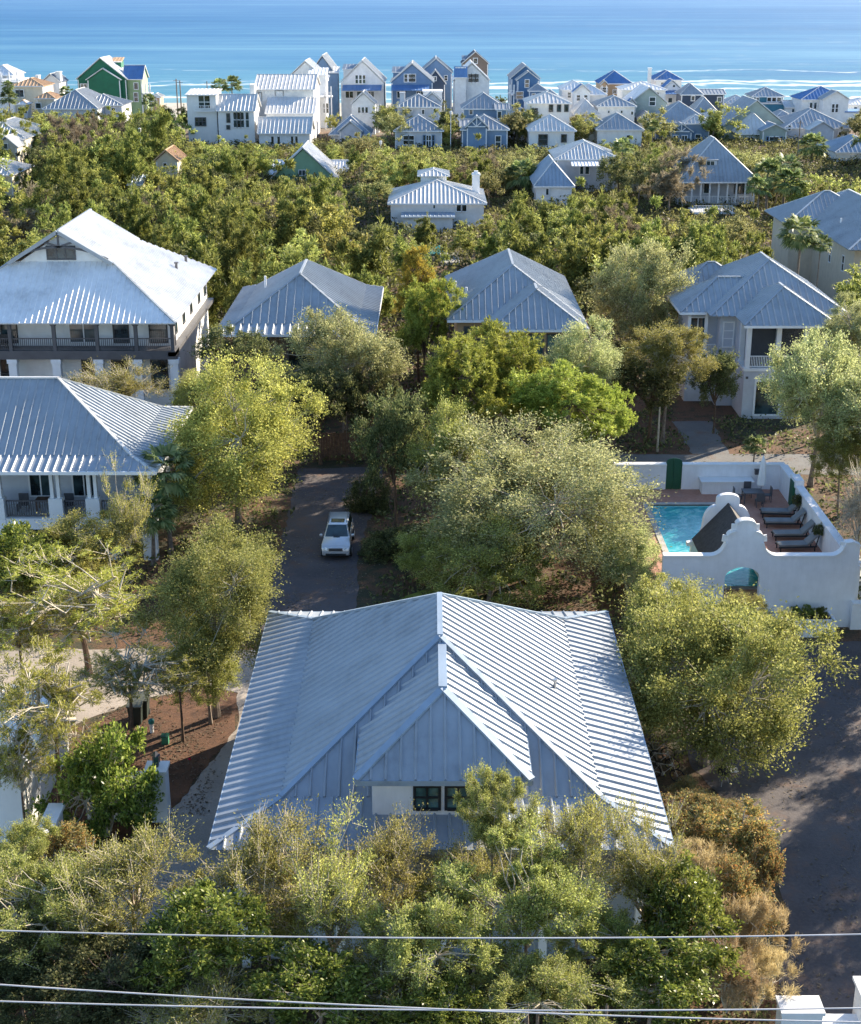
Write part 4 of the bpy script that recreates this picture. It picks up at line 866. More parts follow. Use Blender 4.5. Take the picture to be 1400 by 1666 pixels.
# ---- small white building and walls near the camera
def left_building():
    r=root('stucco_house','white stucco building cut by the left edge beyond the open pine','house',(-19,55,0))
    w=MB(); w.box(-24,-16.6,51.5,59,0,3.2); w.build('wall','stucco_lit',r)
    t=MB(); t.box(-24,-16.45,51.35,59.15,3.2,3.4); t.build('parapet','stucco_lit',r)
    for y in (54,57.5): window(r,y,2.2,.8,1.5,-16.6,'trim_white','glass_teal',1,2,face='x')
    p=root('gate_pier','slim white stucco pier lit by the sun at the left edge','pier',(-14.9,48.5,0)); m=MB(); m.box(-15.2,-14.75,47.6,50.6,0,2.2); m.box(-15.3,-14.65,47.5,50.7,2.2,2.35); m.build('pier_body','stucco_lit',p)
    p=root('lantern_pier','white stucco wall end pier with a small lantern on top beside the driveway','pier',(-11.4,53,0))
    m=MB(); m.box(-11.85,-11.05,53,53.8,0,2.35); m.box(-14.5,-11.85,53.2,53.6,0,2.0); m.build('pier_body','stucco_white',p); m=MB(); m.box(-11.93,-10.97,52.92,53.88,2.35,2.47); m.box(-14.5,-11.93,53.12,53.68,2.0,2.08); m.build('pier_cap','stucco_lit',p)
    l=root('pier_lantern','small bronze lantern standing on the stucco pier','lantern',(-11.45,53.4,2.47)); m=MB(); m.box(-11.53,-11.37,53.32,53.48,2.47,2.6)
    for a in(-.12,.12):
        for b in (-.12,.12): m.box(-11.45+a-.015,-11.45+a+.015,53.4+b-.015,53.4+b+.015,2.6,3.0)
    m.build('frame','trim_dark',l); m=MB(); m.box(-11.55,-11.35,53.3,53.5,2.62,2.98); m.build('lantern_glass','glass_teal',l); m=MB(); m.tube([(-11.45,53.4,3.0),(-11.45,53.4,3.2)],[.2,.02],4); m.build('lantern_cap','trim_dark',l)
    # stepped white wall bottom right
    p=root('stucco_wall','white stepped stucco wall with square pier at the lower right corner','wall',(13.5,39.5,0))
    m=MB(); m.box(11.55,12.9,39.2,39.9,0,1.35); pr=[(12.9,39.2,0),(14.0,39.2,0),(14.0,39.2,1.25)]+[(14.0-.25*k*.9,39.2,1.25-.45*math.sin(math.pi*k/8)) for k in range(1,4)]+[(12.9,39.2,1.0)]
    m.box(12.9,14.2,39.25,39.85,0,.85); m.box(14.2,15.9,38.9,40.2,0,1.9); m.build('wall_panel','stucco_white',p)
    m=MB(); m.box(11.5,12.95,39.1,40.0,1.35,1.47); m.box(14.1,16,38.8,40.3,1.9,2.02); m.build('coping','stucco_white',p)
    s=root('fence','dark brown board fence closing the far end of the shaded lane','fence',(-5.2,103,0)); m=MB()
    for i in range(38): x=-8.8+i*.2; m.box(x,x+.18,103,103.05,0,2.1+.03*(i%3))
    m.build('boards','wood_brown',s); m=MB()
    for x in (-8.8,-6.4,-4,-1.4): m.box(x,x+.12,103.06,103.18,0,2.3)
    build_each(m,'post','wood_brown',s)
    # turquoise back yard pool in the woods
    q=root('garden_pool','small turquoise pool with pale deck glimpsed behind the centre house','swimming pool',(1,180,0)); m=MB(); x0,y0=PZ(665,416,0); x1,y1=PZ(722,402,0); m.box(x0,x1,y0,y1,0,.25); m.build('pool_water',mat('turquoise_water',(.05,.38,.42),.1),q)
    m=MB(); a0,b0=PZ(716,432,0); a1,b1=PZ(746,416,0); m.box(a0,a1,b0,b1,0,.4); m.build('pool_deck','concrete',q)
left_building()
# ================================================================ TREES
leafmat('leaf_oak',[(0.114,0.125,0.030),(0.343,0.348,0.093),(0.641,0.615,0.207)])
leafmat('leaf_yellow',[(0.126,0.125,0.030),(0.367,0.341,0.093),(0.688,0.615,0.197)])
leafmat('leaf_grey',[(0.137,0.148,0.057),(0.412,0.414,0.177),(0.722,0.694,0.343)])
leafmat('leaf_pine',[(0.092,0.113,0.021),(0.332,0.365,0.062),(0.688,0.683,0.155)])
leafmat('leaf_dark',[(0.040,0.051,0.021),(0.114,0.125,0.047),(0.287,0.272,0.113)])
leafmat('leaf_sandpine',[(0.161,0.171,0.030),(0.390,0.375,0.073),(0.630,0.593,0.134)])
leafmat('leaf_farpine',[(0.056,0.070,0.021),(0.200,0.214,0.051),(0.498,0.492,0.138)])
leafmat('leaf_scrub',[(0.037,0.037,0.015),(0.112,0.107,0.044),(0.249,0.227,0.092)])
leafmat('leaf_holly',[(0.046,0.069,0.015),(0.173,0.211,0.036),(0.481,0.490,0.113)],rough=.3)
leafmat('leaf_palm',[(0.092,0.125,0.047),(0.229,0.284,0.104),(0.516,0.512,0.228)],rough=.4)
leafmat('leaf_olive',[(0.075,0.077,0.029),(0.275,0.258,0.104),(0.573,0.515,0.229)])
leafmat('leaf_orange',[(.10,.09,.02),(.28,.2,.04),(.5,.25,.05)])
leafmat('leaf_rust',[(.15,.16,.06),(.34,.31,.13),(.62,.27,.09)])
leafmat('leaf_straw',[(.26,.17,.08),(.48,.34,.19),(.68,.52,.32)],rough=.8)
leafmat('leaf_brown',[(.11,.085,.06),(.23,.18,.13),(.36,.29,.21)],rough=.8)
def rnd_dirs(rg,n,zlo=-1.0):
    z=rg.uniform(zlo,1,n); a=rg.uniform(0,2*np.pi,n); s=np.sqrt(1-z*z)
    return np.stack([s*np.cos(a),s*np.sin(a),z],1)
def nrm(v): return v/np.maximum(np.linalg.norm(v,axis=1,keepdims=True),1e-6)
def npmesh(name,V,Fq,m):
    me=bpy.data.meshes.new(name); V=np.asarray(V,dtype=np.float32); Fq=np.asarray(Fq,dtype=np.int32); k=Fq.shape[1]
    me.vertices.add(len(V)); me.vertices.foreach_set('co',V.ravel()); me.loops.add(Fq.size); me.loops.foreach_set('vertex_index',Fq.ravel())
    me.polygons.add(len(Fq)); me.polygons.foreach_set('loop_start',np.arange(0,Fq.size,k,dtype=np.int32)); me.polygons.foreach_set('loop_total',np.full(len(Fq),k,dtype=np.int32))
    me.update(calc_edges=True); me.validate(); me.materials.append(MATS[m] if isinstance(m,str) else m); return me
def leaves(c,ax,rg,L,Wd,up=.5):
    n=len(c); a=nrm(ax+rg.normal(0,.45,(n,3))); r=rg.normal(0,1,(n,3)); r[:,2]+=0
    b=nrm(np.cross(a,r+np.array([0,0,up]))); s=rg.uniform(.6,1.35,(n,1)); l=L*s/2; w=Wd*s/2
    V=np.stack([c-a*l,c+b*w,c+a*l,c-b*w],1).reshape(-1,3); Fq=np.arange(4*n).reshape(n,4); return V,Fq
def crown_mesh(name,seed,m,nc=90,tw=10,lp=30,L=.035,Wd=.016,clr=.24,needle=False,zlo=-.55,rough=.16,up=.4,inner=.45,cone=0.0,twlen=(.6,1.3),drop=0.0):
    """returns leaf mesh, clump centres and twig segments; unit crown radius"""
    rg=np.random.default_rng(seed)
    d=rnd_dirs(rg,nc,zlo); ph=rg.uniform(0,6.28,6); k=rnd_dirs(rg,6)*3.2
    out=1+rough*np.sum([np.sin(d@k[i]+ph[i]) for i in range(6)],0)/1.6
    rad=(inner+(1-inner)*rg.uniform(0,1,nc)**.6)*out*(1-clr*.55)
    c=d*rad[:,None]
    if cone: c[:,:2]*=(1-cone*(c[:,2:3]*.5+.5)); 
    c=np.concatenate([c,rnd_dirs(rg,max(4,nc//8))*rg.uniform(.1,.45,(max(4,nc//8),1))])
    nc=len(c); cs=clr*rg.uniform(.55,1.3,nc)
    T=np.repeat(np.arange(nc),tw); n=len(T)
    dirs=nrm(nrm(c[T])*.55+np.array([0,0,up])+rg.normal(0,.75,(n,3)))
    ln=cs[T]*rg.uniform(*twlen,n); st=c[T]+rg.normal(0,.25,(n,3))*cs[T][:,None]*.7
    if not needle:
        I=np.repeat(np.arange(n),lp); t=rg.uniform(.1,1.05,len(I))
        pos=st[I]+dirs[I]*(ln[I]*t)[:,None]+rg.normal(0,1,(len(I),3))*(cs[T][I]*.16)[:,None]
        pos[:,2]-=drop*t*t*ln[I]
        V,Fq=leaves(pos,dirs[I]*.8,rg,L,Wd)
    else:
        I=np.repeat(np.arange(n),lp); t=rg.choice([.55,.8,1.0],len(I)); nd=nrm(dirs[I]*.7+rg.normal(0,.8,(len(I),3)))
        pos=st[I]+dirs[I]*(ln[I]*t)[:,None]+nd*(L*.5)
        V,Fq=leaves(pos,nd*3,rg,L,Wd)
    return npmesh(name,V,Fq,m),c,(st,st+dirs*ln[:,None])
def thin_tubes(P,Q,r0,r1):
    n=len(P); d=nrm(Q-P); u=nrm(np.cross(d,np.array([.3,.5,.8])+0*d)); w=np.cross(d,u); vs=[]
    for base,r in ((P,r0),(Q,r1)):
        for a in (0,2.09,4.19): vs.append(base+(u*math.cos(a)+w*math.sin(a))*r)
    V=np.stack(vs,1).reshape(-1,3); o=(np.arange(n)*6)[:,None]
    F_=np.concatenate([o+np.array([[0,1,4,3]]),o+np.array([[1,2,5,4]]),o+np.array([[2,0,3,5]])]); return V,F_
def branch_mesh(name,seed,c,segs,m,thick=.035,base=-.75,twr=.0035,frac=1.0,wig=.12):
    rg=np.random.default_rng(seed+7); V=[];Fs=[];o=0
    pts=[]; P0=np.array([0,0,base])
    nm=7; hubs=rnd_dirs(rg,nm,-.1)*.42
    A=[];B=[];RA=[];RB=[]
    def seg(a,b,ra,rb,n=3):
        prev=a
        for i in range(1,n+1):
            q=a+(b-a)*i/n+(rg.normal(0,wig*.25,3) if i<n else 0); A.append(prev);B.append(q);RA.append(ra+(rb-ra)*(i-1)/n);RB.append(ra+(rb-ra)*i/n); prev=q
    for h in hubs: seg(P0,h,thick,thick*.5)
    for q in c:
        h=hubs[np.argmin(((hubs-q)**2).sum(1))]; seg(h,q,thick*.38,thick*.12)
    mb=MB()
    for a,b,ra,rb in zip(A,B,RA,RB): mb.tube([a,b],[ra,rb],4,cap=False)
    V1=np.array(mb.v); F1=np.array(mb.f)
    st,en=segs; k=rg.permutation(len(st))[:int(len(st)*frac)]; V2,F2=thin_tubes(st[k],en[k],twr,twr*.35)
    return npmesh(name,np.concatenate([V1,V2]),np.concatenate([F1,F2+len(V1)]),m)
def trunk_mesh(seed,m,lean=.04):
    rg=random.Random(seed); mb=MB(); pts=[];rr=[]
    for i in range(7):
        t=i/6; pts.append((lean*math.sin(t*3+seed)*1.2,lean*math.cos(t*2.3+seed)-lean*math.cos(seed),t*1.0)); rr.append(.062-.034*t+(.02 if i==0 else 0))
    mb.tube(pts,rr,7); me=bpy.data.meshes.new('trunk'); me.from_pydata(mb.v,[],mb.f); me.materials.append(MATS[m]); return me
PROTO={}
def proto(key,n,m,bark,bm=None,**kw):
    L=[]
    bk={k:kw.pop(k) for k in ('thick','twr','frac','base','wig') if k in kw}
    nb=kw.pop('nobranch',False)
    for i in range(n):
        me,c,segs=crown_mesh('crown',hash_(key)+i*31,m,**kw)
        br=None if nb else branch_mesh('branches',i+3,c,segs,bm or bark,**bk)
        L.append((me,br,trunk_mesh(i+1,bark)))
    PROTO[key]=L
def hash_(s): return sum(ord(ch)*(i+3) for i,ch in enumerate(s))%9973
NEAR=dict(zlo=-.8,nc=105,tw=15,lp=38,L=.037,Wd=.0175)
proto('oak',3,'leaf_oak','bark_grey','twig_pale',**NEAR,rough=.2,frac=.5)
proto('yellowoak',2,'leaf_yellow','bark_grey','twig_pale',**NEAR,rough=.2,frac=.6)
proto('greyoak',3,'leaf_grey','bark_grey','twig_pale',**NEAR,rough=.18,frac=.6)
proto('bigoak',2,'leaf_oak','bark_grey','twig_pale',nc=125,tw=20,lp=38,L=.029,Wd=.0145,clr=.25,zlo=-.9,rough=.24,frac=.2,twr=.002,inner=.5,thick=.022)
proto('biggrey',1,'leaf_grey','bark_grey','twig_pale',nc=170,tw=20,lp=34,L=.025,Wd=.012,clr=.22,zlo=-.7,rough=.18,frac=.3,twr=.002,inner=.5,thick=.022)
proto('bigyellow',1,'leaf_yellow','bark_grey','twig_pale',nc=120,tw=20,lp=36,L=.029,Wd=.0145,clr=.25,zlo=-.9,rough=.26,frac=.2,twr=.002,inner=.5,thick=.022)
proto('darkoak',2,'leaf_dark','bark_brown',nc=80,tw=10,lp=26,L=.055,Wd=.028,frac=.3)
proto('holly',2,'leaf_holly','bark_grey','twig_pale',nc=80,tw=11,lp=18,L=.075,Wd=.034,rough=.2,frac=.5)
proto('nearoak',3,'leaf_oak','bark_grey','twig_pale',nc=85,tw=16,lp=38,L=.040,Wd=.018,up=1.0,rough=.34,clr=.22,frac=1.0,twr=.005)
proto('thicket',3,'leaf_yellow','bark_grey','twig_pale',nc=80,tw=14,lp=20,L=.042,Wd=.019,up=1.3,rough=.34,frac=.75,twr=.007,inner=.15,twlen=(.9,2.3))
proto('pine',3,'leaf_pine','bark_brown',nc=75,tw=12,lp=44,L=.085,Wd=.013,needle=True,rough=.24,clr=.22,frac=.5,up=.5,cone=.25)
proto('orangepine',1,'leaf_orange','bark_brown',nc=70,tw=11,lp=36,L=.08,Wd=.013,needle=True,rough=.2,clr=.2,cone=.35)
proto('openpine',3,'leaf_sandpine','bark_brown','twig_pale',nc=62,tw=11,lp=22,L=.075,Wd=.011,needle=True,rough=.35,clr=.2,up=.6,frac=1.0,twr=.008,inner=.3,thick=.045,wig=.6,twlen=(.8,1.8))
proto('bare',1,'leaf_brown','bark_grey','twig_pale',nc=90,tw=14,lp=3,L=.03,Wd=.014,up=.8,frac=1.0,twr=.007,rough=.2,twlen=(.8,1.8))
proto('rust',2,'leaf_rust','bark_brown','twig_pale',nc=60,tw=12,lp=20,L=.07,Wd=.03,zlo=-.1,frac=.7,twr=.006,rough=.2,inner=.3)
proto('straw',2,'leaf_straw','bark_brown','twig_pale',nc=60,tw=16,lp=16,L=.16,Wd=.009,zlo=-.1,up=.9,frac=.8,twr=.005,rough=.2,inner=.2)
FAR=dict(nc=40,tw=9,lp=17,L=.08,Wd=.042,clr=.24,rough=.42,inner=.25,zlo=-.7,nobranch=True)
proto('f_pine',4,'leaf_farpine','bark_brown',**{**FAR,'needle':True,'L':.14,'Wd':.026,'lp':24,'cone':.35,'clr':.2,'nc':34,'up':.7})
proto('f_oak',3,'leaf_oak','bark_grey',**FAR)
proto('f_olive',4,'leaf_olive','bark_grey',**FAR)
proto('f_dark',3,'leaf_dark','bark_brown',**FAR)
proto('f_yellow',2,'leaf_yellow','bark_grey',**FAR)
proto('f_bare',2,'leaf_brown','bark_grey',**{**FAR,'L':.2,'Wd':.02})
RG=random.Random(11); CNT={}
NAMES=dict(bigoak='oak_tree',biggrey='oak_tree',bigyellow='oak_tree',oak='oak_tree',yellowoak='oak_tree',greyoak='oak_tree',darkoak='oak_tree',holly='holly_bush',nearoak='oak_tree',thicket='shrub',pine='pine_tree',orangepine='pine_tree',openpine='pine_tree',bare='bare_tree',rust='shrub',straw='shrub',f_pine='pine_tree',f_oak='oak_tree',f_olive='scrub_oak',f_dark='evergreen_oak',f_yellow='oak_tree',f_bare='bare_tree')
def put(key,x,y,zc,r,rz,label,group=None,low=False):
    i=CNT.get(key,0); CNT[key]=i+1; L=PROTO[key]; me,br,tr=L[i%len(L)]; nm=NAMES[key]
    t=root(nm,label,'shrub' if nm in('shrub','holly_bush') else 'tree',(x,y,ground_z(y)),group,RG.uniform(0,6.28)); del t['wloc']
    c=bpy.data.objects.new('crown',me); COL.objects.link(c); c.parent=t; c.location=(0,0,zc); c.scale=(r,r,rz)
    if br: b=bpy.data.objects.new('branches',br); COL.objects.link(b); b.parent=t; b.location=(0,0,zc); b.scale=(r,r,rz)
    if not low:
        k=bpy.data.objects.new('trunk',tr); COL.objects.link(k); k.parent=t; k.scale=(r*.75,r*.75,max(.3,zc-.2*rz))
    return t
def tree(cx,cy,rw,rh,d,key,label,group=None,low=False):
    x,zc=PY(cx,cy,d); zcam=d*cp+(CH-zc)*sp; s=zcam/F; r=rw*s; ph=math.atan((CH-zc)/d)
    h=rh*s; rz=math.sqrt(max(h*h-(r*math.sin(ph))**2,(.45*r)**2))/math.cos(ph); rz=min(rz,1.5*r)
    return put(key,x,d,max(zc,.4),r,rz,label,group,low)
T=tree
T(385,722,138,125,88,'bigyellow','big round yellow green oak left of the shaded lane, behind the silver car')
T(345,962,128,108,62.5,'bigoak','round olive oak growing out of the orange pine straw bed beside the foreground roof')
T(335,1080,68,70,61.8,'oak','lower leafy limb crown just above the pine straw bed, under the round olive oak')
T(873,822,200,140,79.5,'biggrey','broadest grey green oak, directly left of the courtyard swimming pool')
T(800,905,110,80,76,'oak','dark lower oak behind the ridge of the foreground roof, left of centre pool oak')
T(1158,1110,163,160,58,'bigoak','large olive oak at right between the foreground roof and the street')
T(1022,915,52,62,75,'greyoak','grey green oak overlapping the left end of the courtyard front wall')
T(1085,1005,90,68,63,'yellowoak','yellowish oak top nearest the courtyard front wall, behind the large right oak')
T(1255,1035,52,42,63,'yellowoak','small yellow oak crown in front of the arched courtyard opening')
T(745,640,95,85,97,'pine','bright green pine crown in the middle of the picture, left of the pair')
T(835,625,85,80,100,'pine','bright green pine right of the central pine, below the centre house')
T(905,655,100,70,94,'pine','spreading yellow green pine above the broad grey green oak')
T(985,690,45,60,96,'pine','narrow green pine at the right end of the central pines, left of the street post')
T(680,470,52,62,122,'orangepine','orange tinted pine standing between the two grey hip roofed houses')
T(690,530,55,65,117,'pine','green lower pine beside the orange tinted pine')
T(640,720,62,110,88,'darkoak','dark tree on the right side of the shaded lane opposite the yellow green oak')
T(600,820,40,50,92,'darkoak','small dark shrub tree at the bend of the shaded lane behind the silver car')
T(730,745,70,85,86,'oak','shaded oak between the lane trees and the broad grey green oak')
T(560,590,88,85,107,'greyoak','grey green oak hiding the right front of the brown walled house')
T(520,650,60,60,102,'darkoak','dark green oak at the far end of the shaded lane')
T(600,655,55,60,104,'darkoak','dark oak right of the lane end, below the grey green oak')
T(950,592,74,64,105,'greyoak','grey green oak in front of the right corner of the centre house')
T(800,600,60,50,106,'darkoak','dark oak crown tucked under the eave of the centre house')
T(1045,485,80,92,126,'greyoak','tall grey green oak filling the gap between the centre house and the porch tower house')
T(1085,570,68,48,107,'yellowoak','yellow topped oak in front of the left wing of the porch tower house')
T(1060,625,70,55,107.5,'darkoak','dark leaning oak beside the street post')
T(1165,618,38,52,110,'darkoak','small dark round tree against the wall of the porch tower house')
T(1335,640,92,95,97,'greyoak','pale olive oak hiding the right side of the porch tower house')
T(1385,540,55,48,110,'greyoak','grey oak cut by the right edge beside the screened porch')
T(1370,735,50,50,92,'oak','oak with thin trunk behind the courtyard side wall')
T(1400,840,48,90,77,'bare','bare twiggy tree over the stone path at the right edge')
T(378,572,62,42,109,'darkoak','dark magnolia at the left front corner of the brown walled house')
T(195,632,70,22,101,'thicket','thin yellow green shrub in front of the white house piers')
T(325,640,60,45,100,'yellowoak','bright yellow green crown beside the big white house corner')
T(120,905,105,72,76,'yellowoak','yellow green shrub rising before the arches of the left porch house')
T(30,930,75,75,74,'holly','dark green bush at left edge below the porch house')
T(205,860,45,60,78,'thicket','slim yellow green shrub at the porch house corner')
T(130,985,135,55,67,'openpine','flat topped grey limbed pine at left, upper of the two open pines')
T(30,1020,80,60,65,'openpine','open pine cut by the left edge above the driveway')
T(80,1140,115,95,53,'openpine','open pine with straight dark trunk beside the white stucco building')
T(205,1100,95,48,58,'openpine','yellow tipped pine limb crown reaching over the driveway')
T(290,1100,55,40,60,'openpine','small pine top left of the trunk in the pine straw bed')
T(168,1285,88,112,52,'holly','glossy green holly bush against the lantern pier wall')
T(95,1390,60,55,48,'rust','reddish green bush at the foot of the slim white pier')
T(640,905,60,40,84,'darkoak','dark undergrowth bush right of the parked car')
T(815,930,50,38,75,'pine','yellow green young pine just above the roof ridge')
T(700,900,60,50,80,'oak','olive bush behind the ridge between lane and broad oak')
T(1205,990,42,34,69,'yellowoak','small yellow green crown hiding the foot of the arched opening')
T(30,1235,60,75,51,'openpine','sparse pine screening the white stucco building at the left edge')
T(20,1400,70,60,46,'nearoak','olive shrub at the left edge in front of the white stucco building')
for i,(cx,cy,r_,d,k,l) in enumerate([(629,205,12,338,'f_olive','between the lower blue roof cottage and the shuttered cottage'),(735,205,12,338,'f_olive','between the shuttered cottage and the truss cottage'),(843,215,13,334,'f_oak','between the truss cottage and the three window cottage'),(948,222,13,333,'f_olive','between the three window cottage and the pyramid cottage'),(1056,225,12,333,'f_oak','between the pyramid cottage and the porch gable cottage'),(1166,222,12,346,'f_dark','between the porch gable cottage and the sage gabled house'),(712,170,12,372,'f_dark','behind the shuttered cottage below the dark blue gabled house'),(816,165,9,380,'f_dark','beside the blue tower house'),(541,200,12,350,'f_yellow','yellow bright one right of the three tiered house')]):
    T(cx,cy,r_,r_*1.2,d,k,'small beach scrub tree '+l)
# foreground thicket along the bottom
for a in [(75,1480,110,90,39,'nearoak','olive foreground thicket tree at the lower left corner'),
 (215,1430,95,85,40,'thicket','pale twigged shrub left of the driveway end in the foreground'),
 (330,1530,110,95,37,'holly','dark green foreground tree below the driveway end'),
 (430,1420,100,95,40.5,'thicket','yellow green shrub with bare twigs over the left front eave of the foreground roof'),
 (540,1485,90,95,38.5,'thicket','shaggy yellow green shrub left of centre in the foreground thicket'),
 (630,1420,75,85,41,'thicket','bare topped shrub just left of the dormer window'),
 (700,1540,105,105,36.5,'nearoak','olive foreground tree at the bottom centre'),
 (800,1345,56,105,40.8,'nearoak','slender leafy shrub covering the right half of the dormer window'),
 (860,1480,110,100,38,'nearoak','olive grey foreground tree right of the dormer'),
 (945,1375,78,82,41.2,'thicket','leafy shrub over the right front slope of the foreground roof'),
 (1050,1440,80,80,40.5,'thicket','olive shrub at the right front eave corner of the foreground roof'),
 (1110,1490,90,95,39.5,'holly','bright glossy green bush at the right end of the foreground thicket'),
 (1060,1590,110,80,37,'holly','dark glossy bush at the bottom edge under the wires, right of centre'),
 (880,1610,110,70,35.5,'nearoak','bottom edge thicket tree below the paired wires, near the middle'),
 (520,1610,120,70,35.5,'holly','bottom edge thicket tree left of the middle'),
 (180,1610,120,75,36,'darkoak','bottom edge thicket tree near the lower left corner'),
 (20,1620,90,70,36.5,'darkoak','dark tree filling the very lower left corner'),
 (330,1650,90,50,34.8,'thicket','twiggy shrub tip at the bottom edge under the lowest wire'),
 (470,1500,60,60,41.5,'nearoak','small olive shrub against the foreground house wall, left part'),(770,1450,70,70,41.5,'thicket','pale twigged shrub against the foreground house wall, centre'),
 (150,1530,80,80,38.5,'thicket','bare twigged shrub in the lower left thicket'),(30,1560,80,70,38,'darkoak','dark shrub at the left edge above the paired wires'),(640,1590,80,60,36,'thicket','yellow twigged shrub above the paired wires left of centre'),
 (990,1540,75,62,38.6,'nearoak','olive shrub filling the screen below the right front eave'),(700,1480,60,55,40.8,'nearoak','small olive shrub under the left dormer window'),
 (720,1650,90,50,34.5,'holly','green bush tip at the bottom edge in the middle'),
 ]: T(*a)
for a in [(1185,1370,85,65,47,'rust','orange berried bush by the street right of the foreground roof'),(1150,1320,55,40,49.5,'rust','small orange and green bush below the bicycles'),
 (1238,1420,52,72,46,'rust','grey green berried bush leaning over the street edge'),(1215,1530,62,80,42.5,'straw','tall straw coloured grass clump beside the street'),(1140,1430,60,60,45,'straw','dry pinkish grass clump between the orange bush and the glossy bush'),
 (1232,1605,62,65,40.8,'straw','straw coloured grass clump next to the white stepped wall'),(1190,1470,65,70,43.8,'rust','orange tipped clump between the berried bush and the taller grass'),(1185,1600,60,70,40,'straw','straw clump between the glossy green bush and the stepped wall grass'),(1110,1370,50,55,47,'rust','reddish shrub touching the right front corner of the foreground roof'),(1120,1290,30,25,53,'rust','rusty low plant at the foot of the large right oak')]: T(*a,low=True)
T(1165,1255,45,35,55,'holly','dense drooping green foliage near the kettle grill') if False else None
# trees just beyond the right edge that throw the dappled shade on the street
for k,(x,y,zc,r) in enumerate(((26.8,69.5,6,3.3),(29.5,61,6,3.4),(28.5,53,6,3.6),(21.5,36,5.5,3.8),(30,76,6.5,4.2),(33,64,7,5),(31,84,6.5,4.5),(24.5,42,5.5,3.8),(30,93,6,4.2))):
    put('oak' if k%2 else 'greyoak',x,y,zc,r,r*.85,'street oak beyond the right edge, %s counting away from the viewer'%('fifth fourth second first seventh sixth third eighth ninth'.split()[k]),'street oaks outside the frame')
# planter plants
for k in range(3): put('holly',19.9+k*.65,72.3,1.15,.38,.4,'%s green shrub growing in the white courtyard planter'%('left','middle','right')[k],'shrubs in the courtyard planter',True)
for k,(x,y) in enumerate(((22.95,85.6),(22.95,80.2),(22.9,75.0))): put('darkoak',x,y,2.9,.35,.5,'climbing green shrub on the courtyard side wall, %s'%('beside the shutter','behind the middle loungers','nearest the front gable wall')[k],None,True)
# ---- palms
def palm_mesh(seed,n=46,fl=1.0):
    rg=np.random.default_rng(seed); V=[];Fq=[];o=0
    for i in range(n):
        z=rg.uniform(-.55,.95); a=rg.uniform(0,6.28); s=math.sqrt(1-z*z); d=np.array([s*math.cos(a),s*math.sin(a),z]); L=rg.uniform(.45,.6); P=d*L; side=np.cross(d,[0,0,1.]); side/=np.linalg.norm(side)+1e-6; up=np.cross(side,d)
        w=.008; V+= [list(np.zeros(3)-side*w),list(side*w),list(P+side*w),list(P-side*w)]; Fq.append([o,o+1,o+2,o+3]); o+=4
        for k in range(15):
            t=(k-7)/7*1.5; dd=d*math.cos(t)+side*math.sin(t)+up*rg.normal(0,.06); dd/=np.linalg.norm(dd); l=.46*(1-.25*abs(t)/1.5); tip=P+dd*l; tip[2]-=.13*rg.uniform(.5,1.4); mid=P+dd*l*.55; b=np.cross(dd,up); b/=np.linalg.norm(b)+1e-6
            V+=[list(P),list(mid+b*.045),list(tip),list(mid-b*.045)]; Fq.append([o,o+1,o+2,o+3]); o+=4
    return npmesh('crown',V,Fq,'leaf_palm')
PM=[palm_mesh(i) for i in range(3)]; PT=trunk_mesh(5,'bark_grey',.02)
def palm(cx,cy,r_px,d,label,i,group=None):
    x,z=PY(cx,cy,d); r=r_px*d/F*1.5; t=root('palm_tree',label,'palm',(x,d,0),group,i*1.3); del t['wloc']
    c=bpy.data.objects.new('crown',PM[i%3]); COL.objects.link(c); c.parent=t; c.location=(0,0,z); c.scale=(r,)*3
    k=bpy.data.objects.new('trunk',PT); COL.objects.link(k); k.parent=t; k.scale=(r*1.3,r*1.3,z)
for i,(cx,cy,rp,d,l) in enumerate([(1302,380,28,150,'tall fan palm in front of the cream hip roofed house'),(1335,398,15,149,'small fan palm right of the tall palm by the cream house'),(1250,283,22,229,'left palm of the cluster beside the pyramid roofed house'),
  (1278,272,20,233,'upper palm of the cluster beside the pyramid roofed house'),(1285,298,22,225,'lower right palm of the cluster beside the pyramid roofed house'),(1235,305,18,222,'short palm nearest the outside stair'),(1322,237,19,300,'single palm in front of the pink garage door'),
  (1013,240,14,262,'palm right of the swooping roofed grey house'),(847,285,22,250,'palm in the dark trees left of the swooping roofed house'),(357,140,11,352,'left palm behind the white modern tower'),(376,138,13,350,'right palm behind the white modern tower'),
  (14,160,12,345,'small palm beside the cream beach house at left'),(12,140,8,345,'thin palm at the left edge by the beach houses'),(108,150,9,350,'palm between the white chimney house and the grey hip roof'),(243,165,10,330,'palm right of the green sheathed house'),
  (424,248,13,300,'palm below the three tiered white house'),(667,262,13,290,'palm below the shuttered white cottage'),(1062,205,9,330,'palm between grey pyramid cottage and truss gabled cottage'),(268,765,42,84,'bluish fan palm at the corner of the left porch house'),(245,835,36,82,'low bluish palm beneath the porch house corner'),(1228,725,16,99,'spiky palm by the back street behind the pool wall')]):
    palm(cx,cy,rp,d,l,i)
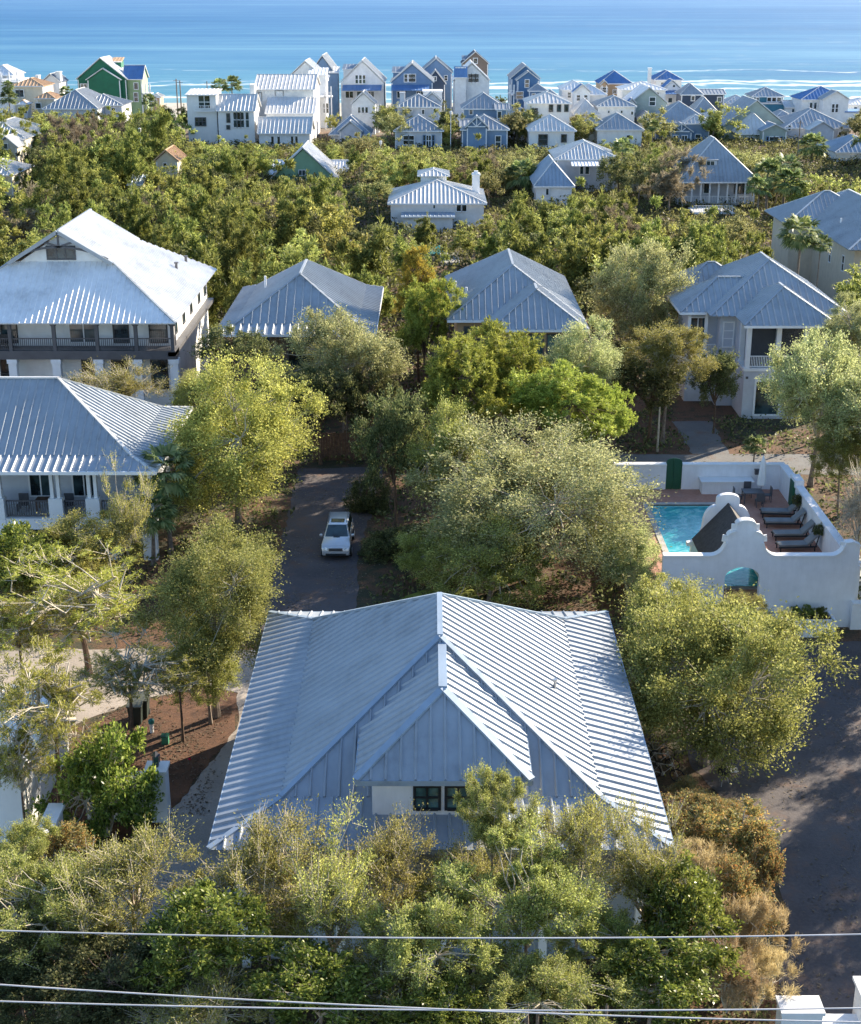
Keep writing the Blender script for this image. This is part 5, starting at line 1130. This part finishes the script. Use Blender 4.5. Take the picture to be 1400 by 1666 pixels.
# ---- the wooded belt between the street houses and the beach houses
CLEAR=[(-50,352,343,640,112),(345,622,405,560,112.5),(728,960,403,545,111.5),(1090,1372,408,690,113),(1243,1410,316,430,154),(1104,1250,222,345,224),(868,1012,228,308,237),(632,795,276,352,210),(432,578,238,296,267),(253,288,243,266,251),
 (300,548,116,232,330),(530,612,150,218,342),(640,722,150,240,325),(748,830,150,250,325),(855,938,150,238,325),(955,1048,150,238,331),(1060,1160,165,232,343),(1172,1285,162,243,340),(1276,1390,170,282,336),(1358,1410,220,300,293),
 (-10,250,90,178,336),(-10,42,195,236,285),(-10,22,262,286,245),(545,1400,88,170,384),(208,236,286,298,239),(716,748,414,434,178),(1010,1420,560,760,100)]
RECT=[(-42,-18,110,138),(-18,-3,111,134),(0,14,110,137),(19,36,112,134),(41,60,152,186),(-26,-5,96,100)]
def span_blocked(x,y,zt,zb,r):
    def pj(x,y,z):
        dy=y*cp+(CH-z)*sp; return 700+F*x/dy, 833-F*(y*sp-(CH-z)*cp)/dy
    cxp,ty=pj(x,y,zt); _,by=pj(x,y,zb); rp=r*F/(y*1.0)
    for L,R_,t,b,dh in CLEAR:
        if y<dh and cxp+rp*1.1>L and cxp-rp*1.1<R_ and ty<b-1 and by>t+4: return True
        if y>=dh-2 and y<dh+26 and cxp>L+5 and cxp<R_-5 and dh>105: return True
    return False
MARK=[('the big white house',-30,122),('the brown house',-11,122),('the centre hip house',7,122),('the porch tower house',29,122),('the cream house',50,168),('the cupola house',1,220),('the green house',-22,275),('the swooping roof',27,255),('the pyramid roof',46,240),
 ('the modern tower',-45,335),('the green sheathing',-83,380),('the tiered house',-32,335),('the shuttered cottage',-3,325),('the truss cottage',12,325),('the three window cottage',27,325),('the pyramid cottage',43,332),('the sage gables',75,345),('the pink garage',85,340),('the tiny white cottage',-46,250),('the edge cottages',-80,270)]
SPT=dict(f_pine='yellow green pine',f_oak='olive green oak',f_olive='brownish olive scrub oak',f_dark='dark green oak',f_yellow='yellowish oak',f_bare='leafless brown tree')
def forest():
    rg=random.Random(5); n=0; y=127.0; rows=[]
    while y<352:
        sp_=(5.8+y*.007) if y<235 else 5.2; hw=(700/F)*(y*1.0+8)+4; x=-hw+rg.uniform(0,sp_)
        while x<hw:
            rows.append((x+rg.uniform(-1.6,1.6),y+rg.uniform(-2.0,2.0))); x+=sp_*rg.uniform(.85,1.25)
        y+=sp_*.92
    rg.shuffle(rows); out=0; made=[]
    for x,y in rows:
        if any(a-2<x<b+2 and c-2<y<d+2 for a,b,c,d in RECT): continue
        px=700+F*x/(y*cp+CH*sp); left=px<560; u=rg.random()
        key=('f_pine' if u<.52 else 'f_oak' if u<.68 else 'f_dark' if u<.84 else 'f_bare' if u<.89 else 'f_yellow') if (left or y<190) else ('f_olive' if u<.52 else 'f_oak' if u<.72 else 'f_pine' if u<.83 else 'f_bare' if u<.9 else 'f_dark')
        if left and y>250: key='f_dark' if u<.4 else 'f_oak' if u<.8 else 'f_pine'
        if 840<px<1010 and 195<y<250: key='f_dark' if u<.7 else 'f_oak'
        r=rg.uniform(2.4,5.2); h=rg.uniform(3.2,8.0) if key=='f_pine' else rg.uniform(3,6.2); ok=False
        for tr in range(4):
            rz=r*(1.25 if key=='f_pine' else .85)
            if not span_blocked(x,y,h+rz,0.3,r): ok=True; break
            r*=.78; h*=.6
            if h<1.2: break
        if not ok or out>=520: continue
        if 75<px<215 and 262<y<300 : key='f_bare'
        mk=min(MARK,key=lambda q:(q[1]-x)**2+((q[2]-y)*.7)**2); side='left of' if x<mk[1]-9 else 'right of' if x>mk[1]+9 else ('in front of' if y<mk[2] else 'behind')
        lb='%s in the woods %s %s'%(SPT[key],side,mk[0])
        o=put(key,x,y,h,r,rz,lb,SPT[key]+'s in the woods '+side+' '+mk[0],low=(h<2)); out+=1; made.append((px,y,o,lb))
    bk={}
    for q in made: bk.setdefault(q[3],[]).append(q)
    ORD='first second third fourth fifth sixth seventh eighth ninth tenth eleventh twelfth thirteenth fourteenth fifteenth sixteenth seventeenth eighteenth nineteenth twentieth'.split()
    for lb,qs in bk.items():
        if len(qs)<2: continue
        qs.sort(key=lambda q:q[0])
        for i,q in enumerate(qs): q[2]['label']=lb.replace(' in the woods',' in woods')+(', leftmost' if i==0 else ', rightmost' if i==len(qs)-1 else ', %s from left'%ORD[min(i,19)])
    print('forest trees',out)
forest()
# ---- low ground cover: nobody could count it
def cover(name,seed,n,area,L,hh,m,label,avoid):
    rg=np.random.default_rng(seed); x=rg.uniform(area[0],area[1],n); y=rg.uniform(area[2],area[3],n)
    k=np.abs(x)<(700/F)*(y+12)+3
    for a,b,c,d in avoid: k&=~((x>a)&(x<b)&(y>c)&(y<d))
    x=x[k];y=y[k]; hgt=hh*(0.5+0.5*np.sin(x*.7+1.3*np.sin(y*.31))*np.sin(y*.53+seed)); keep=hgt>.12*hh; x=x[keep];y=y[keep];hgt=hgt[keep]
    q=6; X=np.repeat(x,q)+rg.normal(0,.35,len(x)*q);Y_=np.repeat(y,q)+rg.normal(0,.35,len(x)*q); Z_=np.repeat(hgt,q)*rg.uniform(.1,1,len(x)*q)
    V,Fq=leaves(np.stack([X,Y_,Z_],1),rnd_dirs(rg,len(X),0),rg,L,L*.5); me=npmesh(name,V,Fq,m); o=bpy.data.objects.new(name,me); COL.objects.link(o); tag(o,label,'undergrowth',kind='stuff')
AV=[(-42,-18,111,137),(-18,-4,112,133),(1,13,111,136),(20,36,113,134),(-41,-16,82,97),(11,24,70,92),(-13,9,42,70.5),(-9.6,-3.4,70,102),(11,60,99.6,104.5),(19.6,23,104,113.5),(12,60,0,71.5),(-40,-9,40,70),(42,60,150,186)]
cover('undergrowth',1,52000,(-90,90,125,345),.5,1.9,'leaf_scrub','brownish low scrub covering the ground between the far woods trees',AV)
cover('undergrowth',2,15000,(-60,60,72,128),.3,.9,'leaf_dark','dark low scrub between the street houses',AV)
cover('undergrowth',3,9000,(-16,14,30,45),.16,.8,'leaf_dark','dark leafy ground cover beneath the foreground thicket',[(-7.5,8.3,43,60),(12,20,20,60)])
def litter(seed,n,poly,label,m='leaf_brown',L=.16):
    rg=np.random.default_rng(seed); x0,x1,y0,y1=poly; x=rg.uniform(x0,x1,n);y=rg.uniform(y0,y1,n); k=(np.sin(x*1.1+seed)*np.sin(y*.7+seed*2)+rg.normal(0,.45,n))>.25; x=x[k];y=y[k]
    V,Fq=leaves(np.stack([x,y,np.full(len(x),.035)],1),np.stack([rg.normal(0,1,len(x)),rg.normal(0,1,len(x)),0*x],1),rg,L,L*.45,up=0); V[:,2]=.03+rg.uniform(0,.03,len(V)); me=npmesh('fallen_leaves',V,Fq,m); o=bpy.data.objects.new('fallen_leaves',me); COL.objects.link(o); tag(o,label,'leaves',kind='stuff')
litter(1,7000,(-11,-2.5,70.5,101),'fallen brown leaves and pine needles on the shaded lane'); litter(2,6000,(-16.2,-9.6,53.5,63.5),'loose pine needles over the mulch bed'); litter(3,6000,(11,22,41,72),'fallen leaves along the edges of the wide street')
litter(4,900,(-13,-8,44,70),'fallen leaves on the pale driveway'); litter(5,5000,(11,40,92,113),'fallen leaves around the back street and slate path')
# ================================================================ CAR AND SMALL THINGS
def car():
    x,y=PZ(546,913,0); y+=.05
    m=mat('car_silver',(.62,.64,.66),.22,.45,var=.03)
    r=root('parked_car','silver five door off road car parked on the shaded lane facing the viewer','car',(x,y+2.35,0)); r['wloc']=(0,0,0)
    def bev(o,w=.06,s=3):
        b=o.modifiers.new('bevel','BEVEL'); b.width=w; b.segments=s; b.limit_method='ANGLE'
        for p in o.data.polygons: p.use_smooth=True
        return o
    W2=.93
    prof=[(-2.33,.32),(-2.36,.62),(-2.28,.86),(-2.1,.98),(-1.25,1.1),(-1.1,1.14),(2.2,1.16),(2.3,.95),(2.33,.45),(2.25,.3)]
    b=MB(); n=len(prof)
    vs=[]
    for sx in(-1,1):
        for (yy,zz) in prof: vs.append((sx*(W2-(.10 if zz>1.05 else 0)-(.08 if abs(yy)>2.2 else 0)),yy,zz))
    b.add(vs,[tuple(range(n)),tuple(range(n,2*n))[::-1]]+[(i,(i+1)%n,(i+1)%n+n,i+n)[::-1] for i in range(n)]); bo=bev(b.build('body',m,r),.09,4)
    # greenhouse: lofted
    g=MB(); lo=[(-.80,-1.15,1.1),(.80,-1.15,1.1),(.82,2.2,1.13),(-.82,2.2,1.13)]; hi=[(-.62,-.3,1.66),(.62,-.3,1.66),(.64,1.95,1.68),(-.64,1.95,1.68)]
    g.add(lo+hi,[(0,1,5,4),(1,2,6,5),(2,3,7,6),(3,0,4,7),(4,5,6,7),(3,2,1,0)]); bev(g.build('cabin',m,r),.07,3)
    def quad(name,pts,off,mt,par,th=.012):
        q=MB(); p=[Vector(a) for a in pts]; nn=(p[1]-p[0]).cross(p[3]-p[0]).normalized(); q.prism([a+nn*off for a in p],nn*th); return q.build(name,mt,par)
    def lerp(a,b,t): return tuple(a[i]+(b[i]-a[i])*t for i in range(3))
    def inset(a,b,c,d,u0,u1,v0,v1):
        f=lambda u,v: lerp(lerp(a,b,u),lerp(d,c,u),v); return [f(u0,v0),f(u1,v0),f(u1,v1),f(u0,v1)]
    quad('windshield',inset(lo[0],lo[1],hi[1],hi[0],.05,.95,.04,.93),.004,'glass',r); quad('rear_window',inset(lo[2],lo[3],hi[3],hi[2],.08,.92,.2,.9),.004,'glass',r)
    for a,b_ in ((.07,.36),(.39,.66),(.69,.93)):
        quad('side_window',inset(lo[1],lo[2],hi[2],hi[1],a,b_,.15,.88),.004,'glass',r); quad('side_window',inset(lo[3],lo[0],hi[0],hi[3],1-b_,1-a,.15,.88),.004,'glass',r)
    q=MB(); q.box(-.42,.42,.0,.62,1.665,1.69); q.build('sunroof','glass',r)
    for s in (-1,1):
        q=MB(); q.tube([(s*.56,-.05,1.69),(s*.57,.05,1.75),(s*.58,1.7,1.77),(s*.58,1.85,1.7)],.025,6); q.build('roof_rail','trim_dark',r)
        q=MB(); q.box(s*.90,s*1.08,-.98,-.86,1.08,1.24); bev(q.build('side_mirror',m,r),.03,2)
        q=MB(); q.prism([(s*.50,-2.345,.70),(s*.84,-2.24,.72),(s*.84,-2.16,.88),(s*.52,-2.30,.84)],(0,-.04,0)); q.build('headlight',mat('lamp_glass',(.75,.78,.8),.08),r)
        q=MB(); q.box(s*.60,s*.8,2.28,2.35,.75,1.05); q.build('tail_light',mat('tail_red',(.4,.01,.01),.2),r)
        for yy in (-1.45,1.42):
            w=MB(); w.tube([(s*.74,yy,.35),(s*.95,yy,.35)],.35,22); o=w.build('wheel','rubber',r); h=MB(); h.tube([(s*.93,yy,.35),(s*.965,yy,.35)],.22,16); h.build('rim','steel',o)
    q=MB(); q.box(-.42,.42,-2.375,-2.3,.64,.82); gr=q.build('grille','trim_black',r); q=MB(); q.box(-.42,.42,-2.39,-2.375,.72,.745); q.box(-.44,.44,-2.385,-2.35,.81,.84); q.build('grille_bar','steel',gr)
    q=MB(); q.box(-.62,.62,-2.40,-2.28,.36,.48); q.build('lower_intake','trim_black',r)
    q=MB(); q.box(-.2,.2,-1.2,-1.14,1.12,1.14); q.build('wiper','trim_black',r)
car()
def bins():
    for k,(px,py,lb) in enumerate(((222,1170,'dark green wheeled trash bin at the back of the pine straw bed, left one'),(232,1160,'dark wheeled trash bin directly behind the other bin'))):
        x,y=PZ(px,py+6,0); r=root('trash_bin',lb,'trash bin',(x,y,0),'wheeled trash bins by the driveway'); 
        m=MB(); m.add([(x-.26,y-.28,.05),(x+.26,y-.28,.05),(x+.26,y+.28,.05),(x-.26,y+.28,.05),(x-.33,y-.37,1.0),(x+.33,y-.37,1.0),(x+.33,y+.37,1.0),(x-.33,y+.37,1.0)],[(0,1,5,4),(1,2,6,5),(2,3,7,6),(3,0,4,7),(3,2,1,0)]); m.build('bin_body',mat('bin_green',(.02,.035,.03),.5),r)
        m=MB(); m.prism([(x-.36,y-.4,1.0),(x+.36,y-.4,1.0),(x+.36,y+.4,1.12),(x-.36,y+.4,1.12)],(0,0,.05)); m.build('lid',mat('bin_lid',(.12,.13,.11),.5),r)
        m=MB(); m.bar((x-.3,y+.46,1.05),(x+.3,y+.46,1.05),.04); m.build('handle','rubber',r)
        for s in(-1,1): m=MB(); m.tube([(x+s*.24,y+.3,.13),(x+s*.3,y+.3,.13)],.13,12); m.build('wheel','rubber',r)
    x,y=PZ(269,1210,0); r=root('utility_box','small green utility box standing in the pine straw','utility box',(x,y,0)); m=MB(); m.box(x-.16,x+.16,y-.12,y+.12,0,.4); m.build('box_body',mat('box_green',(.05,.25,.14),.6),r); m=MB(); m.prism([(x-.18,y-.15,.4),(x+.18,y-.15,.4),(x+.18,y+.14,.46),(x-.18,y+.14,.46)],(0,0,.03)); m.build('lid','green_paint',r)
    x,y=PZ(247,1192,0); r=root('water_meter_post','short teal capped white utility post behind the green box','utility post',(x,y,0)); m=MB(); m.tube([(x,y,0),(x,y,.5)],.09,10); m.build('post','trim_white',r); m=MB(); m.tube([(x,y,.5),(x,y,.68),(x,y,.74)],[.14,.14,.05],10); m.build('cap',mat('teal_cap',(.03,.22,.2),.5),r)
    x,y=PZ(306,1244,0); r=root('marker_flag','tiny red marker flag in the pine straw bed','flag',(x,y,0)); m=MB(); m.tube([(x,y,0),(x,y,.35)],.008,4); m.build('stake','steel',r); m=MB(); m.box(x,x+.13,y-.003,y+.003,.24,.35); m.build('flag_cloth',mat('flag_red',(.6,.01,.05),.6),r)
    x,y=PZ(1176,1276,0); r=root('kettle_grill','round black kettle grill with white side shelf on the street edge','grill',(x,y,0)); m=MB(); m.tube([(x,y,.45),(x,y,.55),(x,y,.68),(x,y,.76)],[.12,.27,.29,.29],14); m.build('bowl','trim_black',r); m=MB(); m.tube([(x,y,.77),(x,y,.88),(x,y,.98),(x,y,1.02)],[.29,.26,.14,.03],14); m.build('lid','trim_black',r)
    m=MB(); m.box(x+.27,x+.6,y-.18,y+.18,.7,.74); m.build('side_shelf','trim_white',r)
    for a in (0,2.1,4.2): m=MB(); m.tube([(x+.1*math.cos(a),y+.1*math.sin(a),.5),(x+.26*math.cos(a),y+.26*math.sin(a),0)],.015,5); m.build('leg','steel',r)
bins()
def bike():
    r=root('bicycle','','bicycle',(0,0,0),'bicycles parked beside the foreground house'); R0=.33
    for s in(-.53,.53): w=MB(); w.torus((s,0,R0),R0,.022,(0,1,0),26,6); w.torus((s,0,R0),R0-.035,.012,(0,1,0),26,5); o=w.build('wheel','rubber',r); h=MB(); h.tube([(s,-.05,R0),(s,.05,R0)],.03,8); [h.bar((s,0,R0),(s+.3*math.cos(k*.785),0,R0+.3*math.sin(k*.785)),.005) for k in range(8)]; h.build('spokes','steel',o)
    f=MB(); A=(-.53,0,R0);B=(-.12,0,.28);C=(-.25,0,.78);D_=(.35,0,.82);E_=(.53,0,R0)
    for a,b in ((A,B),(A,C),(B,C),(B,D_),(C,D_),(D_,E_)): f.tube([a,b],.017,6)
    f.tube([D_,(.31,0,.97)],.014,6); f.build('frame','steel',r)
    f=MB(); f.tube([(.22,-.28,1.02),(.33,-.12,1.0),(.31,0,.98),(.33,.12,1.0),(.22,.28,1.02)],.013,6); f.build('handlebar','steel',r)
    f=MB(); f.prism([(-.4,-.08,.86),(-.12,-.025,.87),(-.12,.025,.87),(-.4,.08,.86)],(0,0,.05)); f.build('saddle','rubber',r)
    f=MB(); f.tube([(-.12,-.1,.28),(-.12,.1,.28)],.07,10); f.build('crank','steel',r)
    return r
b0=bike(); b0['wloc']=(0,0,0)
for i,(px,py,rz,lb) in enumerate(((1082,1268,24,'bicycle nearest the viewer beside the foreground house, its front wheel out in the sun'),(1074,1250,20,'middle bicycle in the row beside the foreground house'),(1068,1232,26,'farthest bicycle of the row in the shade of the large right oak'))):
    o=b0 if i==0 else copytree(b0); x,y=PZ(px,py,0); o.location=(x,y,0); o.rotation_euler=(R(6),0,R(-rz)); o['label']=lb
# ---- overhead wires, poles, lamps
mat('wire',(.5,.5,.52),.5)
def wire(pts,d,label,rad=.015):
    P=[]
    for px,py in pts: x,z=PY(px,py,d); P.append(Vector((x,d,z)))
    a,b,c=P; out=[]
    for i in range(-6,31):
        t=i/24; q=a*(2*(t-.5)*(t-1))+b*(-4*t*(t-1))+c*(2*t*(t-.5)); out.append(q)
    m=MB(); m.tube(out,rad,6); o=m.build('power_line','wire',loc=tuple(P[1])); tag(o,label,'power line')
wire([(0,1514),(700,1526),(1400,1520)],24,'single overhead wire crossing the foreground, highest of the three')
wire([(0,1602),(700,1641),(1400,1663)],22,'overhead wire sloping down to the right, steepest of the three')
wire([(0,1629),(700,1643),(1400,1640)],23,'lowest overhead wire at left that ends level at right')
def pole(px,py0,py1,d,label,lamp=False,w=.14,m_='bark_grey',name='utility_pole'):
    x,zt=PY(px,py0,d); r=root(name,label,'street lamp' if lamp else 'pole',(x,d,0)); m=MB(); m.tube([(x,d,0),(x,d,zt)],[w,w*.7],8); m.build('pole',m_,r)
    if lamp: m=MB(); m.tube([(x,d,zt),(x,d,zt+.2),(x,d,zt+.75),(x,d,zt+.85)],[.1,.22,.3,.05],8); m.build('lamp_head','trim_white',r)
    elif name=='utility_pole': m=MB(); m.bar((x-.8,d,zt-.5),(x+.8,d,zt-.5),.1); m.build('crossarm',m_,r)
pole(286,128,170,404,'left one of two dark utility poles right of the green sheathed house',w=.2); pole(292,131,170,400,'right one of two dark utility poles right of the green sheathed house',w=.2)
pole(336,132,160,396,'thin utility pole behind the white modern tower',w=.16); pole(1302,196,280,312,'tall dark utility pole in front of the pink garage house',w=.16)
pole(227,216,250,262,'white street lamp on a slim post in the left woods',True,.08,'trim_white','street_lamp'); pole(619,236,268,290,'white street lamp among the brownish trees, left of the shuttered cottage',True,.08,'trim_white','street_lamp')
pole(733,187,215,322,'white street lamp between the two front row cottages',True,.08,'trim_white','street_lamp')
pole(1073,662,733,105.2,'pale wooden post standing beside the back street, left of the slate path',False,.09,'twig_pale','street_post')
clean()
